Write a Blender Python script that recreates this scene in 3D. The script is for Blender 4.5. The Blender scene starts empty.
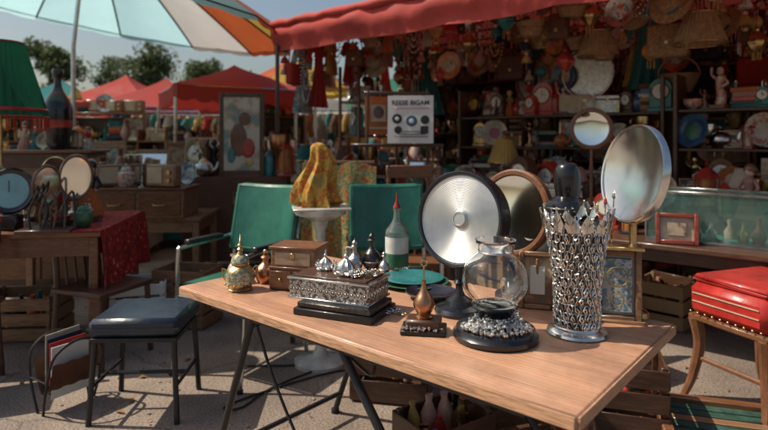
import bpy, bmesh, math, random
from mathutils import Vector, Matrix, noise
R = random.Random(7)
pi = math.pi
scene = bpy.context.scene
col = scene.collection

# ------------------------------------------------------------------ materials
_m = {}
def sc(c, k): return (min(c[0]*k,1), min(c[1]*k,1), min(c[2]*k,1), 1)
def mat(name, c, rough=.5, metal=0, c2=None, scale=9, bump=.15, trans=0, coat=0, kind='noise', var=.4, stretch=(1,1,1), translucent=0, ior=1.45, bscale=None, wear=0):
    if name in _m: return _m[name]
    m = bpy.data.materials.new(name); m.use_nodes = True
    nt = m.node_tree; N = nt.nodes; L = nt.links
    b = N['Principled BSDF']
    tc = N.new('ShaderNodeTexCoord'); oi = N.new('ShaderNodeObjectInfo')
    mp = N.new('ShaderNodeMapping'); mp.inputs['Scale'].default_value = stretch
    L.new(tc.outputs['Object'], mp.inputs['Vector'])
    mul = N.new('ShaderNodeMath'); mul.operation='MULTIPLY'; mul.inputs[1].default_value=37
    L.new(oi.outputs['Random'], mul.inputs[0])
    n1 = N.new('ShaderNodeTexNoise'); n1.noise_dimensions='4D'
    n1.inputs['Scale'].default_value=scale; n1.inputs['Detail'].default_value=7; n1.inputs['Roughness'].default_value=.62
    L.new(mp.outputs[0], n1.inputs['Vector']); L.new(mul.outputs[0], n1.inputs['W'])
    fac = n1.outputs['Fac']
    if kind == 'wood':
        wv = N.new('ShaderNodeTexWave'); wv.inputs['Scale'].default_value=scale*1.2; wv.inputs['Distortion'].default_value=7
        wv.inputs['Detail'].default_value=4; wv.inputs['Detail Scale'].default_value=1.6; wv.bands_direction='Y'
        L.new(mp.outputs[0], wv.inputs['Vector'])
        mx = N.new('ShaderNodeMath'); mx.operation='ADD'
        h = N.new('ShaderNodeMath'); h.operation='MULTIPLY'; h.inputs[1].default_value=.3
        L.new(wv.outputs['Fac'], h.inputs[0])
        h2 = N.new('ShaderNodeMath'); h2.operation='MULTIPLY'; h2.inputs[1].default_value=.75
        L.new(n1.outputs['Fac'], h2.inputs[0])
        L.new(h.outputs[0], mx.inputs[0]); L.new(h2.outputs[0], mx.inputs[1]); fac = mx.outputs[0]
    if kind in ('cells','floral'):
        vo = N.new('ShaderNodeTexVoronoi'); vo.inputs['Scale'].default_value=scale
        L.new(mp.outputs[0], vo.inputs['Vector'])
        if kind=='floral':
            n0 = N.new('ShaderNodeVectorMath'); n0.operation='ADD'
            L.new(mp.outputs[0], n0.inputs[0])
            ns = N.new('ShaderNodeVectorMath'); ns.operation='SCALE'; ns.inputs['Scale'].default_value=1.1/scale
            L.new(n1.outputs['Color'], ns.inputs[0]); L.new(ns.outputs[0], n0.inputs[1]); L.new(n0.outputs[0], vo.inputs['Vector'])
            fac = vo.outputs['Distance']
        else:
            sp = N.new('ShaderNodeSeparateColor'); L.new(vo.outputs['Color'], sp.inputs[0]); fac = sp.outputs[0]
    cr = N.new('ShaderNodeValToRGB')
    L.new(fac, cr.inputs[0])
    e = cr.color_ramp.elements
    if c2 is None:
        e[0].position=.28; e[1].position=.72
        e[0].color = sc(c, 1-var); e[1].color = sc(c, 1+var*.45)
    else:
        cs = [c]+list(c2)
        lo, hi = (.05,.95) if kind=='cells' else ((.08,.62) if kind=='floral' else (.36,.64))
        e[0].position=lo; e[0].color=sc(cs[0],1); e[1].position=hi; e[1].color=sc(cs[-1],1)
        for i,cc in enumerate(cs[1:-1]):
            el = cr.color_ramp.elements.new(lo+(hi-lo)*(i+1)/(len(cs)-1)); el.color=sc(cc,1)
        if kind=='cells': cr.color_ramp.interpolation='CONSTANT'
    L.new(cr.outputs[0], b.inputs['Base Color'])
    b.inputs['Metallic'].default_value = metal; b.inputs['IOR'].default_value=ior
    if trans: b.inputs['Transmission Weight'].default_value=trans
    if coat: b.inputs['Coat Weight'].default_value=coat; b.inputs['Coat Roughness'].default_value=.12
    n2 = N.new('ShaderNodeTexNoise'); n2.inputs['Scale'].default_value=(bscale or scale*4); n2.inputs['Detail'].default_value=5
    L.new(mp.outputs[0], n2.inputs['Vector'])
    mr = N.new('ShaderNodeMapRange'); mr.inputs['From Min'].default_value=.3; mr.inputs['From Max'].default_value=.7
    mr.inputs['To Min'].default_value=max(rough*.75,0); mr.inputs['To Max'].default_value=min(rough*1.35+(.0 if trans else .02),1)
    L.new(n1.outputs['Fac'], mr.inputs[0]); L.new(mr.outputs[0], b.inputs['Roughness'])
    if wear:
        nw = N.new('ShaderNodeTexNoise'); nw.inputs['Scale'].default_value=3.2; nw.inputs['Detail'].default_value=10; nw.inputs['Roughness'].default_value=.7
        L.new(tc.outputs['Object'], nw.inputs['Vector'])
        rw = N.new('ShaderNodeValToRGB'); rw.color_ramp.elements[0].position=.36; rw.color_ramp.elements[0].color=(1-wear,1-wear,1-wear*.9,1); rw.color_ramp.elements[1].position=.56; rw.color_ramp.elements[1].color=(1,1,1,1)
        L.new(nw.outputs['Fac'], rw.inputs[0])
        ms_ = N.new('ShaderNodeMapping'); ms_.inputs['Scale'].default_value=(2.5,70,1); ms_.inputs['Rotation'].default_value=(0,0,.35)
        L.new(tc.outputs['Object'], ms_.inputs['Vector'])
        nsx = N.new('ShaderNodeTexNoise'); nsx.inputs['Scale'].default_value=4; nsx.inputs['Detail'].default_value=2; L.new(ms_.outputs[0], nsx.inputs['Vector'])
        rs = N.new('ShaderNodeValToRGB'); rs.color_ramp.elements[0].position=.70; rs.color_ramp.elements[0].color=(1,1,1,1); rs.color_ramp.elements[1].position=.74; rs.color_ramp.elements[1].color=(.55,.5,.46,1)
        L.new(nsx.outputs['Fac'], rs.inputs[0])
        m1 = N.new('ShaderNodeMix'); m1.data_type='RGBA'; m1.blend_type='MULTIPLY'; m1.inputs[0].default_value=1
        m2 = N.new('ShaderNodeMix'); m2.data_type='RGBA'; m2.blend_type='MULTIPLY'; m2.inputs[0].default_value=1
        L.new(cr.outputs[0], m1.inputs[6]); L.new(rw.outputs[0], m1.inputs[7]); L.new(m1.outputs[2], m2.inputs[6]); L.new(rs.outputs[0], m2.inputs[7])
        L.new(m2.outputs[2], b.inputs['Base Color'])
        r2 = N.new('ShaderNodeMapRange'); r2.inputs['From Min'].default_value=.35; r2.inputs['From Max'].default_value=.6; r2.inputs['To Min'].default_value=rough*1.5; r2.inputs['To Max'].default_value=rough*.85
        L.new(nw.outputs['Fac'], r2.inputs[0]); L.new(r2.outputs[0], b.inputs['Roughness'])
    if bump:
        bp = N.new('ShaderNodeBump'); bp.inputs['Strength'].default_value=bump; bp.inputs['Distance'].default_value=.004
        L.new(n2.outputs['Fac'], bp.inputs['Height']); L.new(bp.outputs[0], b.inputs['Normal'])
    if translucent:
        tr = N.new('ShaderNodeBsdfTranslucent'); L.new(cr.outputs[0], tr.inputs[0])
        ms = N.new('ShaderNodeMixShader'); ms.inputs[0].default_value=translucent
        L.new(b.outputs[0], ms.inputs[1]); L.new(tr.outputs[0], ms.inputs[2])
        L.new(ms.outputs[0], N['Material Output'].inputs[0])
    _m[name]=m; return m

silver = mat('silver', (.82,.80,.76), .2, 1, scale=14, var=.3, bump=.08)
oldsilver = mat('tarnished_silver', (.62,.60,.56), .3, 1, scale=30, var=.65, bump=.5, bscale=90)
darksilver = mat('dark_silver', (.10,.095,.09), .35, 1, scale=30, var=.6, bump=.4)
brass = mat('brass', (.62,.43,.2), .28, 1, scale=15, var=.55)
copper = mat('copper', (.52,.26,.14), .28, 1, scale=12, var=.5)
gold = mat('gilt', (.62,.46,.22), .35, 1, scale=30, var=.6, bump=.5)
steel = mat('chrome_steel', (.55,.56,.56), .2, 1, scale=12, var=.3)
blackm = mat('black_metal', (.018,.018,.02), .4, .2, scale=20, var=.4, coat=.2)
blackp = mat('black_lacquer', (.012,.013,.016), .25, 0, scale=12, var=.5, coat=.5)
glass = mat('clear_glass', (.97,.99,.98), .015, 0, trans=1, bump=0, var=.0)
tglass = mat('teal_glass', (.55,.80,.75), .03, 0, trans=.95, bump=0, var=.1)
gglass = mat('green_glass', (.05,.3,.2), .05, 0, trans=.6, bump=0, var=.2)
mirrorm = mat('mirror_glass', (.85,.86,.82), .06, 1, scale=5, var=.1, bump=0)
frosted = mat('brushed_disc', (.62,.63,.61), .36, 1, scale=9, var=.15, bump=.03)
dishm = mat('polished_dish', (.74,.74,.70), .2, 1, scale=6, var=.22, bump=.05, bscale=12)
WOOD = [mat('oak_wood',(.27,.145,.075),.45,kind='wood',scale=5,stretch=(1,6,6),coat=.15),
        mat('walnut_wood',(.09,.04,.022),.4,kind='wood',scale=5,stretch=(1,6,6),coat=.25),
        mat('teak_wood',(.19,.078,.034),.4,kind='wood',scale=6,stretch=(1,6,6),coat=.25),
        mat('pale_wood',(.36,.26,.17),.55,kind='wood',scale=5,stretch=(1,6,6))]
oak,walnut,teak,pine = WOOD
CER = [mat('ceramic_'+n, c, .22, 0, scale=12, var=.45, bump=.1, coat=.3) for n,c in [
  ('white',(.66,.64,.57)),('cream',(.55,.46,.33)),('teal',(.035,.22,.22)),('blue',(.04,.10,.19)),('red',(.42,.04,.028)),
  ('orange',(.48,.17,.05)),('green',(.05,.15,.08)),('brown',(.15,.06,.035)),('black',(.02,.02,.025)),('yellow',(.5,.35,.1)),('pink',(.5,.3,.24))]]
CERP = [mat('painted_porcelain_a',(.62,.6,.55),.2,c2=[(.62,.6,.55),(.06,.12,.22),(.6,.58,.52)],scale=22,coat=.4,bump=0),
        mat('painted_porcelain_b',(.55,.5,.42),.2,c2=[(.4,.1,.06),(.55,.5,.42),(.07,.16,.1)],scale=18,coat=.4,bump=0),
        mat('painted_porcelain_c',(.4,.3,.13),.3,c2=[(.08,.17,.17),(.4,.3,.13),(.24,.05,.04)],scale=20,coat=.3,bump=0)]
CLO = [mat('cloth_'+n, c, .9, 0, scale=5, var=.4, bump=.5, bscale=160, translucent=.12) for n,c in [
  ('red',(.42,.035,.026)),('orange',(.55,.17,.05)),('cream',(.55,.47,.35)),('teal',(.04,.19,.19)),('brown',(.16,.075,.045)),
  ('mustard',(.48,.31,.08)),('white',(.66,.64,.59)),('black',(.02,.02,.022)),('pink',(.48,.23,.19)),('navy',(.02,.035,.07))]]
CLOP = [mat('floral_cloth_a',(.5,.36,.1),.9,c2=[(.42,.05,.03),(.5,.36,.1),(.08,.15,.09),(.55,.42,.15),(.35,.05,.03)],scale=13,bump=.3),
        mat('floral_cloth_b',(.42,.13,.05),.9,kind='floral',c2=[(.5,.42,.3),(.25,.04,.03),(.1,.03,.02)],scale=22,bump=.3),
        mat('floral_cloth_c',(.5,.46,.38),.9,c2=[(.06,.17,.2),(.5,.46,.38),(.38,.12,.1)],scale=16,bump=.3)]
PAINT = [mat('painting_%d'%i, a, .5, c2=b, scale=s, kind=k, bump=.2) for i,(a,b,s,k) in enumerate([
  ((.1,.17,.18),[(.42,.36,.27),(.2,.07,.04),(.5,.46,.38)],7,'noise'),
  ((.55,.5,.4),[(.12,.26,.24),(.42,.16,.07),(.55,.5,.4),(.1,.08,.06)],14,'floral'),
  ((.5,.42,.28),[(.26,.11,.05),(.08,.12,.1),(.5,.28,.12)],5,'noise'),
  ((.6,.58,.5),[(.15,.22,.32),(.6,.58,.5),(.5,.13,.08)],16,'floral'),
  ((.05,.08,.1),[(.3,.25,.18),(.46,.35,.24),(.03,.03,.03)],8,'noise')])]
paper = mat('paper_white',(.72,.70,.64),.8,scale=6,var=.15,bump=.05)
cardb = mat('cardboard',(.3,.19,.1),.85,scale=5,var=.3)
skin = mat('doll_skin',(.55,.35,.26),.45,scale=8,var=.12,bump=0)
rubber = mat('rubber_dark',(.02,.02,.02),.7)
wicker = mat('wicker',(.34,.2,.1),.8,scale=60,var=.7,bump=1,bscale=120)
leath = mat('leather_brown',(.09,.035,.018),.42,scale=12,var=.4,bump=.4)
leathb = mat('leather_black',(.02,.022,.028),.38,scale=12,var=.4,bump=.4)
METS=[silver,brass,copper,oldsilver,steel]

# ------------------------------------------------------------------ builder
class B:
    def __init__(s): s.v=[]; s.f=[]; s.mi=[]; s.ms=[]; s.M=Matrix()
    def m(s, mt):
        if mt not in s.ms: s.ms.append(mt)
        return s.ms.index(mt)
    def add(s, vs, fs, mt, M=None):
        o=len(s.v); T = s.M@M if M is not None else s.M
        s.v += [tuple(T@Vector(v)) for v in vs]
        k=s.m(mt)
        for f in fs: s.f.append(tuple(i+o for i in f)); s.mi.append(k)
    def lathe(s, prof, mt, seg=24, M=None, rib=0, amp=0, a0=0):
        vs=[];rows=[]
        for r,z in prof:
            if r<1e-5: rows.append([len(vs)]); vs.append((0,0,z))
            else:
                row=[]
                for i in range(seg):
                    a=a0+2*pi*i/seg; rr=r*(1+amp*math.cos(rib*a)) if rib else r
                    row.append(len(vs)); vs.append((rr*math.cos(a),rr*math.sin(a),z))
                rows.append(row)
        fs=[]
        for A,C in zip(rows,rows[1:]):
            if len(A)==1 and len(C)==1: continue
            for i in range(seg):
                j=(i+1)%seg
                if len(A)==1: fs.append((A[0],C[j],C[i]))
                elif len(C)==1: fs.append((A[i],A[j],C[0]))
                else: fs.append((A[i],A[j],C[j],C[i]))
        s.add(vs,fs,mt,M)
    def sph(s,c,r,mt,seg=14,rings=9,sq=(1,1,1)):
        pr=[(r*math.sin(pi*i/rings) if 0<i<rings else 0,-r*math.cos(pi*i/rings)) for i in range(rings+1)]
        s.lathe(pr,mt,seg,Matrix.Translation(c)@Matrix.Diagonal((*sq,1)))
    def cyl(s,p0,p1,r,mt,seg=14,r2=None): s.tube([p0,p1],[r,r if r2 is None else r2],mt,seg)
    def tube(s,pts,r,mt,seg=8,closed=False,M=None):
        P=[Vector(p) for p in pts]; n=len(P)
        rs = r if isinstance(r,(list,tuple)) else [r]*n
        vs=[];prev=None
        for i in range(n):
            if closed: t=P[(i+1)%n]-P[i-1]
            else: t=P[min(i+1,n-1)]-P[max(i-1,0)]
            if t.length<1e-9: t=Vector((0,0,1))
            t.normalize()
            if prev is None:
                u=t.cross(Vector((0,0,1)) if abs(t.z)<.9 else Vector((1,0,0))).normalized()
            else:
                u=prev-t*prev.dot(t)
                if u.length<1e-6: u=t.orthogonal()
                u.normalize()
            prev=u; w=t.cross(u)
            for k in range(seg):
                a=2*pi*k/seg; vs.append(tuple(P[i]+(u*math.cos(a)+w*math.sin(a))*rs[i]))
        fs=[]
        for i in range(n if closed else n-1):
            i2=(i+1)%n
            for k in range(seg):
                k2=(k+1)%seg; fs.append((i*seg+k,i*seg+k2,i2*seg+k2,i2*seg+k))
        if not closed: fs.append(tuple(range(seg))[::-1]); fs.append(tuple((n-1)*seg+k for k in range(seg)))
        s.add(vs,fs,mt,M)
    def ring(s,c,R_,r,mt,n=28,seg=8,axis='z',sq=1):
        pts=[]
        for i in range(n):
            a=2*pi*i/n; x,y=R_*math.cos(a),R_*math.sin(a)*sq
            p={'z':(x,y,0),'y':(x,0,y),'x':(0,x,y)}[axis]
            pts.append((c[0]+p[0],c[1]+p[1],c[2]+p[2]))
        s.tube(pts,r,mt,seg,True)
    def box(s,c,d,mt,b=.003,rz=0,M=None):
        hx=[d[0]/2,d[1]/2,d[2]/2]; b=min(b,min(hx)*.45)
        vs=[];idx={}
        for sx in(-1,1):
            for sy in(-1,1):
                for sz in(-1,1):
                    S=(sx,sy,sz)
                    for a in range(3):
                        idx[(S,a)]=len(vs); vs.append(tuple(S[k]*(hx[k]-(0 if k==a else b)) for k in range(3)))
        fs=[]
        def mk(ids):
            p=[Vector(vs[i]) for i in ids]; cc=sum(p,Vector())/len(p)
            nn=(p[1]-p[0]).cross(p[2]-p[0])
            fs.append(tuple(ids) if nn.dot(cc)>0 else tuple(ids[::-1]))
        for a in range(3):
            o1,o2=[k for k in range(3) if k!=a]
            for sg in(-1,1):
                ids=[]
                for q1,q2 in((-1,-1),(1,-1),(1,1),(-1,1)):
                    S=[0,0,0];S[a]=sg;S[o1]=q1;S[o2]=q2; ids.append(idx[(tuple(S),a)])
                mk(ids)
            for q1 in(-1,1):
                for q2 in(-1,1):
                    def V(qa,ax):
                        S=[0,0,0];S[a]=qa;S[o1]=q1;S[o2]=q2; return idx[(tuple(S),ax)]
                    mk([V(-1,o1),V(1,o1),V(1,o2),V(-1,o2)])
        for sx in(-1,1):
            for sy in(-1,1):
                for sz in(-1,1): mk([idx[((sx,sy,sz),a)] for a in range(3)])
        T=Matrix.Translation(c)@Matrix.Rotation(rz,4,'Z')
        s.add(vs,fs,mt,(M@T) if M is not None else T)
    def grid(s,fn,nu,nv,mt,cu=False):
        vs=[fn(i/nu,j/nv) for i in range(nu+1) for j in range(nv+1)]
        fs=[(i*(nv+1)+j,(i+1)*(nv+1)+j,(i+1)*(nv+1)+j+1,i*(nv+1)+j+1) for i in range(nu) for j in range(nv)]
        s.add(vs,fs,mt)
    def obj(s,name,loc=(0,0,0),rz=0,sca=1,rot=None,recalc=True,ang=38,solid=0):
        me=bpy.data.meshes.new(name); me.from_pydata(s.v,[],s.f)
        for mt in s.ms: me.materials.append(mt)
        me.polygons.foreach_set('material_index',s.mi)
        if recalc:
            bm=bmesh.new(); bm.from_mesh(me); bmesh.ops.recalc_face_normals(bm,faces=bm.faces); bm.to_mesh(me); bm.free()
        me.polygons.foreach_set('use_smooth',[True]*len(me.polygons))
        me.set_sharp_from_angle(angle=math.radians(ang)); me.update()
        o=bpy.data.objects.new(name,me); col.objects.link(o)
        o.location=loc; o.rotation_euler=rot if rot else (0,0,rz)
        o.scale=(sca,)*3 if not isinstance(sca,tuple) else sca
        if solid:
            md=o.modifiers.new('thick','SOLIDIFY'); md.thickness=solid
        return o
def smoothp(P,n=4):
    out=[];P=[Vector(p) for p in P]
    for i in range(len(P)-1):
        p0=P[max(i-1,0)];p1=P[i];p2=P[i+1];p3=P[min(i+2,len(P)-1)]
        for k in range(n):
            t=k/n
            out.append(.5*((2*p1)+(-p0+p2)*t+(2*p0-5*p1+4*p2-p3)*t*t+(-p0+3*p1-3*p2+p3)*t**3))
    out.append(P[-1]); return [tuple(p) for p in out]
def sprof(P,n=4): return [(max(p[0],0),p[1]) for p in smoothp([(r,z,0) for r,z in P],n)]

# ------------------------------------------------------------------ small goods
ch=R.choice; U=R.uniform
def g_vase(h):
    b=B(); r=h*U(.16,.3); mt=ch(CER+CERP+[brass,copper])
    P=sprof([(r*.55,0),(r*.7,h*.05),(r*U(.9,1.1),h*.35),(r*U(.7,1),h*.6),(r*U(.25,.4),h*.82),(r*.35,h*.9),(r*U(.4,.7),h)])
    b.lathe([(0,0)]+P+[(P[-1][0]-.005,h-.002),(r*.2,h*.8)],mt,20)
    b.ring((0,0,h*.8),r*.36,.004,ch(METS),20,5); return b,'vase'
def g_bottle(h):
    b=B(); r=h*U(.12,.18); mt=ch([gglass,tglass,CER[7],CER[2],CER[4],glass])
    b.lathe([(0,0)]+sprof([(r*.9,0),(r,h*.05),(r,h*.55),(r*.45,h*.72),(r*.3,h*.8),(r*.3,h*.95)])+[(r*.38,h*.95),(r*.38,h),(0,h)],mt,16)
    b.lathe([(r*1.02,h*.18),(r*1.02,h*.42)],ch([paper]+PAINT),16)
    b.cyl((0,0,h),(0,0,h*1.06),r*.28,ch([gold,CER[4],oak]),10); return b,'bottle'
def g_candle(h):
    b=B(); mt=ch(METS[:4]); r=h*.18
    b.lathe([(0,0),(r,0),(r*.95,h*.03),(r*.3,h*.08),(r*.15,h*.2),(r*.35,h*.28),(r*.14,h*.35),(r*.2,h*.6),(r*.4,h*.66),(r*.2,h*.7),(r*.5,h*.74),(r*.15,h*.745)],mt,18)
    b.cyl((0,0,h*.72),(0,0,h),r*.14,ch([paper,CER[4],CER[1]]),10); return b,'candlestick'
def g_teapot(h):
    h=min(h,.2); b=B(); mt=ch(CER+CERP+METS); r=h*.5
    b.lathe([(0,0)]+sprof([(r*.5,0),(r*.95,h*.3),(r*.85,h*.6),(r*.4,h*.78)])+[(r*.42,h*.8)]+sprof([(r*.4,h*.8),(r*.2,h*.9),(r*.07,h*.93),(r*.12,h*.97),(0,h)]),mt,20)
    b.tube(smoothp([(r*.8,0,h*.25),(r*1.3,0,h*.4),(r*1.5,0,h*.72)],4),[r*.22-r*.015*i for i in range(9)],mt,8)
    b.tube(smoothp([(-r*.85,0,h*.65),(-r*1.4,0,h*.7),(-r*1.4,0,h*.35),(-r*.9,0,h*.2)],4),r*.08,mt,6); return b,'teapot'
def g_doll(h):
    b=B(); c=ch(CLO+CLOP); c2=ch(CLO)
    b.lathe([(0,0),(h*.22,0),(h*.2,h*.1),(h*.13,h*.35),(h*.06,h*.5)],c,20,rib=10,amp=.08)
    b.lathe(sprof([(h*.06,h*.5),(h*.09,h*.62),(h*.1,h*.7),(h*.03,h*.76)]),c2,14)
    b.lathe([(h*.03,h*.74),(h*.03,h*.8)],skin,10)
    b.sph((0,0,h*.87),h*.1,skin,14,9,(.9,.9,1.15)); b.sph((0,h*.02,h*.9),h*.11,ch([walnut,CER[7],CER[9],blackp]),14,9)
    for sx in(-1,1):
        b.tube([(sx*h*.1,0,h*.7),(sx*h*.18,-h*.03,h*.56),(sx*h*.12,-h*.1,h*.48)],[h*.035,h*.028,h*.02],c2,7)
        b.sph((sx*h*.12,-h*.1,h*.47),h*.025,skin,8,5)
        b.sph((sx*h*.035,-h*.088,h*.88),h*.012,blackp,6,4)
    return b,'doll'
def g_statue(h):
    b=B(); mt=ch([CER[0],CER[1],brass,copper,CER[7],blackm,CERP[1]])
    b.box((0,0,h*.05),(h*.34,h*.3,h*.1),ch(WOOD+[mt]))
    b.tube(smoothp([(0,0,h*.1),(h*.03,0,h*.3),(-h*.02,0,h*.5),(h*.01,0,h*.7),(0,0,h*.78)],3),[h*.12,h*.12,h*.11,h*.1,h*.1,h*.085,h*.07,h*.08,h*.1,h*.115,h*.1,h*.06,h*.035],mt,12)
    b.sph((0,0,h*.87),h*.085,mt,12,8,(.85,.9,1.2))
    b.tube([(h*.1,0,h*.7),(h*.19,-.02*h,h*.58),(h*.1,-h*.1,h*.5)],h*.03,mt,7)
    b.tube([(-h*.1,0,h*.7),(-h*.2,0,h*.8),(-h*.17,-h*.05,h*.97)],h*.03,mt,7); return b,'statuette'
def g_plate(h):
    h=min(h,.28); b=B(); r=h/2; T=Matrix.Translation((0,0,r*1.02))@Matrix.Rotation(math.radians(78),4,'X')
    mt=ch(CER[:7]+CERP+METS[:4]); m2=ch(CERP+CER)
    b.lathe([(0,.01),(r*.55,.01),(r*.62,.018),(r,.035),(r*1.01,.03),(r*.6,.0),(0,0)],mt,30,T)
    b.lathe([(0,.0125),(r*.45,.0125)],m2,26,T)
    b.tube([(-r*.4,-.05,0),(-r*.4,.0,.03),(-r*.3,.08,r*.9)],.004,blackm,5); b.tube([(r*.4,-.05,0),(r*.4,0,.03),(r*.3,.08,r*.9)],.004,blackm,5)
    b.tube([(-r*.4,.0,.02),(r*.4,0,.02)],.004,blackm,5); return b,'decorative_plate'
def frame_into(b,w,h,t,mt,pic,T,d=.025,inner=None):
    for sx in(-1,1): b.box((sx*(w/2-t/2),0,h/2),(t,d,h),mt,.004,M=T)
    for z in(t/2,h-t/2): b.box((0,0,z),(w-2*t-.001,d*.96,t),mt,.004,M=T)
    b.box((0,d*.1,h/2),(w-2*t,d*.3,h-2*t),pic,.001,M=T)
    if inner: b.box((0,-d*.12,h/2),((w-2*t)*.55,d*.3,(h-2*t)*.6),inner,.001,M=T)
def g_frame(h):
    b=B(); w=h*U(.65,1.3); T=Matrix.Rotation(math.radians(-10),4,'X')
    frame_into(b,w,h,h*U(.07,.14),ch(WOOD+[gold,brass,blackp]),ch(PAINT+[mirrorm]),T,.025,ch([None]+PAINT))
    return b,'picture_frame'
def g_clock(h):
    b=B(); w=h*.75; mt=ch(WOOD+[brass,CER[4],CER[2]])
    b.box((0,0,h*.06),(w,h*.35,h*.12),mt,.005); b.box((0,0,h*.44),(w*.84,h*.28,h*.64),mt,.006)
    b.tube([(0,-h*.14,h*.7),(0,h*.14,h*.7)],w*.42,mt,24)
    T=Matrix.Translation((0,-h*.145,h*.62))@Matrix.Rotation(pi/2,4,'X')
    b.lathe([(0,.004),(w*.3,.004),(w*.33,.012),(w*.35,0)],brass,26,T); b.lathe([(0,.006),(w*.29,.006)],paper,24,T)
    b.box((0,-h*.145-.009,h*.68),(.005,.003,w*.22),blackm); b.box((w*.08,-h*.145-.009,h*.62),(w*.17,.003,.005),blackm)
    return b,'mantel_clock'
def shade(b,z0,z1,r0,r1,mt,n=36,trim=None):
    b.lathe([(r0,z0),(r0*.6+r1*.4,z0+(z1-z0)*.4),(r1,z1)],mt,n*2,rib=n,amp=.025)
    if trim: b.ring((0,0,z0),r0,.006,trim,36,6); b.ring((0,0,z1),r1,.005,trim,30,6)
def g_lamp(h):
    b=B(); mt=ch(METS+CER+WOOD); c=ch([CLO[2],CLO[4],CLO[0],CLO[3],CLO[5],CLO[8]])
    r=h*.12
    b.lathe([(0,0)]+sprof([(r,0),(r*.9,h*.04),(r*.3,h*.1),(r*.8,h*.25),(r*.6,h*.42),(r*.15,h*.5),(r*.1,h*.66)]),mt,20)
    shade(b,h*.58,h*.98,h*.27,h*.14,c,28,ch([gold,CLO[0],c])); b.cyl((0,0,h*.6),(0,0,h*.99),.004,brass,6)
    for i in range(3):
        a=i*2.094; b.tube([(0,0,h*.96),(h*.14*math.cos(a),h*.14*math.sin(a),h*.975)],.002,brass,4)
    return b,'table_lamp'
def g_books(h):
    b=B(); z=0
    while z<h*.8:
        t=U(.02,.045); rz=U(-.2,.2); w=U(.16,.22); c=ch(CLO+CER[3:9])
        b.box((0,0,z+t/2),(w*.97,.14,t-.009),paper,.001,rz)
        b.box((0,0,z+.002),(w,.15,.004),c,.001,rz); b.box((0,0,z+t-.002),(w,.15,.004),c,.001,rz)
        b.box((0,-.073,z+t/2),(w,.004,t-.0085),c,.001,0,Matrix.Rotation(rz,4,'Z')); z+=t+.001
    return b,'book_stack'
def g_jar(h):
    h=min(h,.28); b=B(); r=h*.38; mt=ch(CERP+CER+[brass])
    b.lathe([(0,0)]+sprof([(r*.7,0),(r,h*.25),(r*.95,h*.55),(r*.6,h*.7)])+[(r*.68,h*.7),(r*.68,h*.74)]+sprof([(r*.6,h*.75),(r*.4,h*.86),(r*.1,h*.9),(r*.16,h*.95),(0,h)]),mt,20); return b,'lidded_jar'
def g_trophy(h):
    b=B(); mt=ch([silver,brass,gold,copper]); r=h*.25
    b.box((0,0,h*.06),(h*.3,h*.3,h*.12),walnut)
    b.lathe([(r*.6,h*.12),(r*.5,h*.15)]+sprof([(r*.15,h*.22),(r*.12,h*.38),(r*.6,h*.48),(r,h*.75),(r*1.05,h)])+[(r*.98,h-.003),(r*.5,h*.5)],mt,20)
    for sx in(-1,1): b.tube(smoothp([(sx*r,0,h*.88),(sx*r*1.6,0,h*.9),(sx*r*1.5,0,h*.62),(sx*r*.7,0,h*.52)],4),.005,mt,6)
    return b,'trophy_cup'
def g_lantern(h):
    b=B(); mt=ch([blackm,brass,copper,CER[4]]); r=h*.2
    b.lathe([(0,0),(r*1.1,0),(r*1.1,h*.05),(r,h*.08)],mt,6); b.lathe([(r*1.2,h*.62),(r*.5,h*.78),(r*.3,h*.8),(0,h*.84)],mt,6)
    for i in range(6):
        a=i*pi/3; b.tube([(r*math.cos(a),r*math.sin(a),h*.05),(r*math.cos(a),r*math.sin(a),h*.64)],.005,mt,5)
    b.lathe([(r*.8,h*.06),(r*.8,h*.62)],ch([CER[1],CER[5],CER[9]]),12); b.ring((0,0,h*.9),h*.08,.003,mt,16,5,'x'); return b,'lantern'
def g_basket(h):
    h=min(h,.3); b=B(); r=h*.6
    b.lathe([(0,.01),(r*.75,0),(r,h*.55),(r*1.03,h*.56),(r*.98,h*.55),(r*.72,.02)],wicker,24,rib=12,amp=.02)
    for z in(.15,.3,.45): b.ring((0,0,h*z),r*(.75+z*.47),.006,wicker,28,5)
    b.tube([(r*math.cos(a),0,h*.55+h*.45*math.sin(a)) for a in[pi*i/14 for i in range(15)]],.008,wicker,6)
    for i in range(9): b.sph((U(-.5,.5)*r,U(-.5,.5)*r,h*.5),h*.12,ch(CER+CLO),8,6)
    return b,'basket'
def g_radio(h):
    h=min(h,.2); b=B(); w=h*1.5; mt=ch(WOOD+[CER[4],CER[1],CER[2]])
    b.box((0,0,h*.5),(w,h*.5,h*.94),mt,.012); b.box((-w*.18,-h*.252,h*.52),(w*.5,.008,h*.68),CLO[2],.002)
    for i in range(7): b.box((-w*.18,-h*.26,h*(.25+.09*i)),(w*.5,.006,.005),brass,.001)
    for z in(.3,.65): b.tube([(w*.3,-h*.25,h*z),(w*.3,-h*.32,h*z)],h*.1,brass,16)
    b.cyl((-w*.4,0,0),(-w*.4,0,h*.04),.01,blackm,8); b.cyl((w*.4,0,0),(w*.4,0,h*.04),.01,blackm,8); return b,'vintage_radio'
def g_box(h):
    h=min(h,.17); b=B(); w=h*U(1.2,1.9); mt=ch(WOOD+[leath,oldsilver]); m2=ch([brass,steel])
    b.box((0,0,h*.36),(w,h*.9,h*.7),mt,.005); b.box((0,0,h*.86),(w*1.02,h*.92,h*.26),mt,.01)
    b.box((0,-h*.47,h*.72),(h*.14,.01,h*.2),m2)
    for sx in(-1,1): b.box((sx*w*.4,-h*.452,h*.36),(h*.1,.006,h*.68),m2,.001)
    return b,'jewellery_box'
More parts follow.
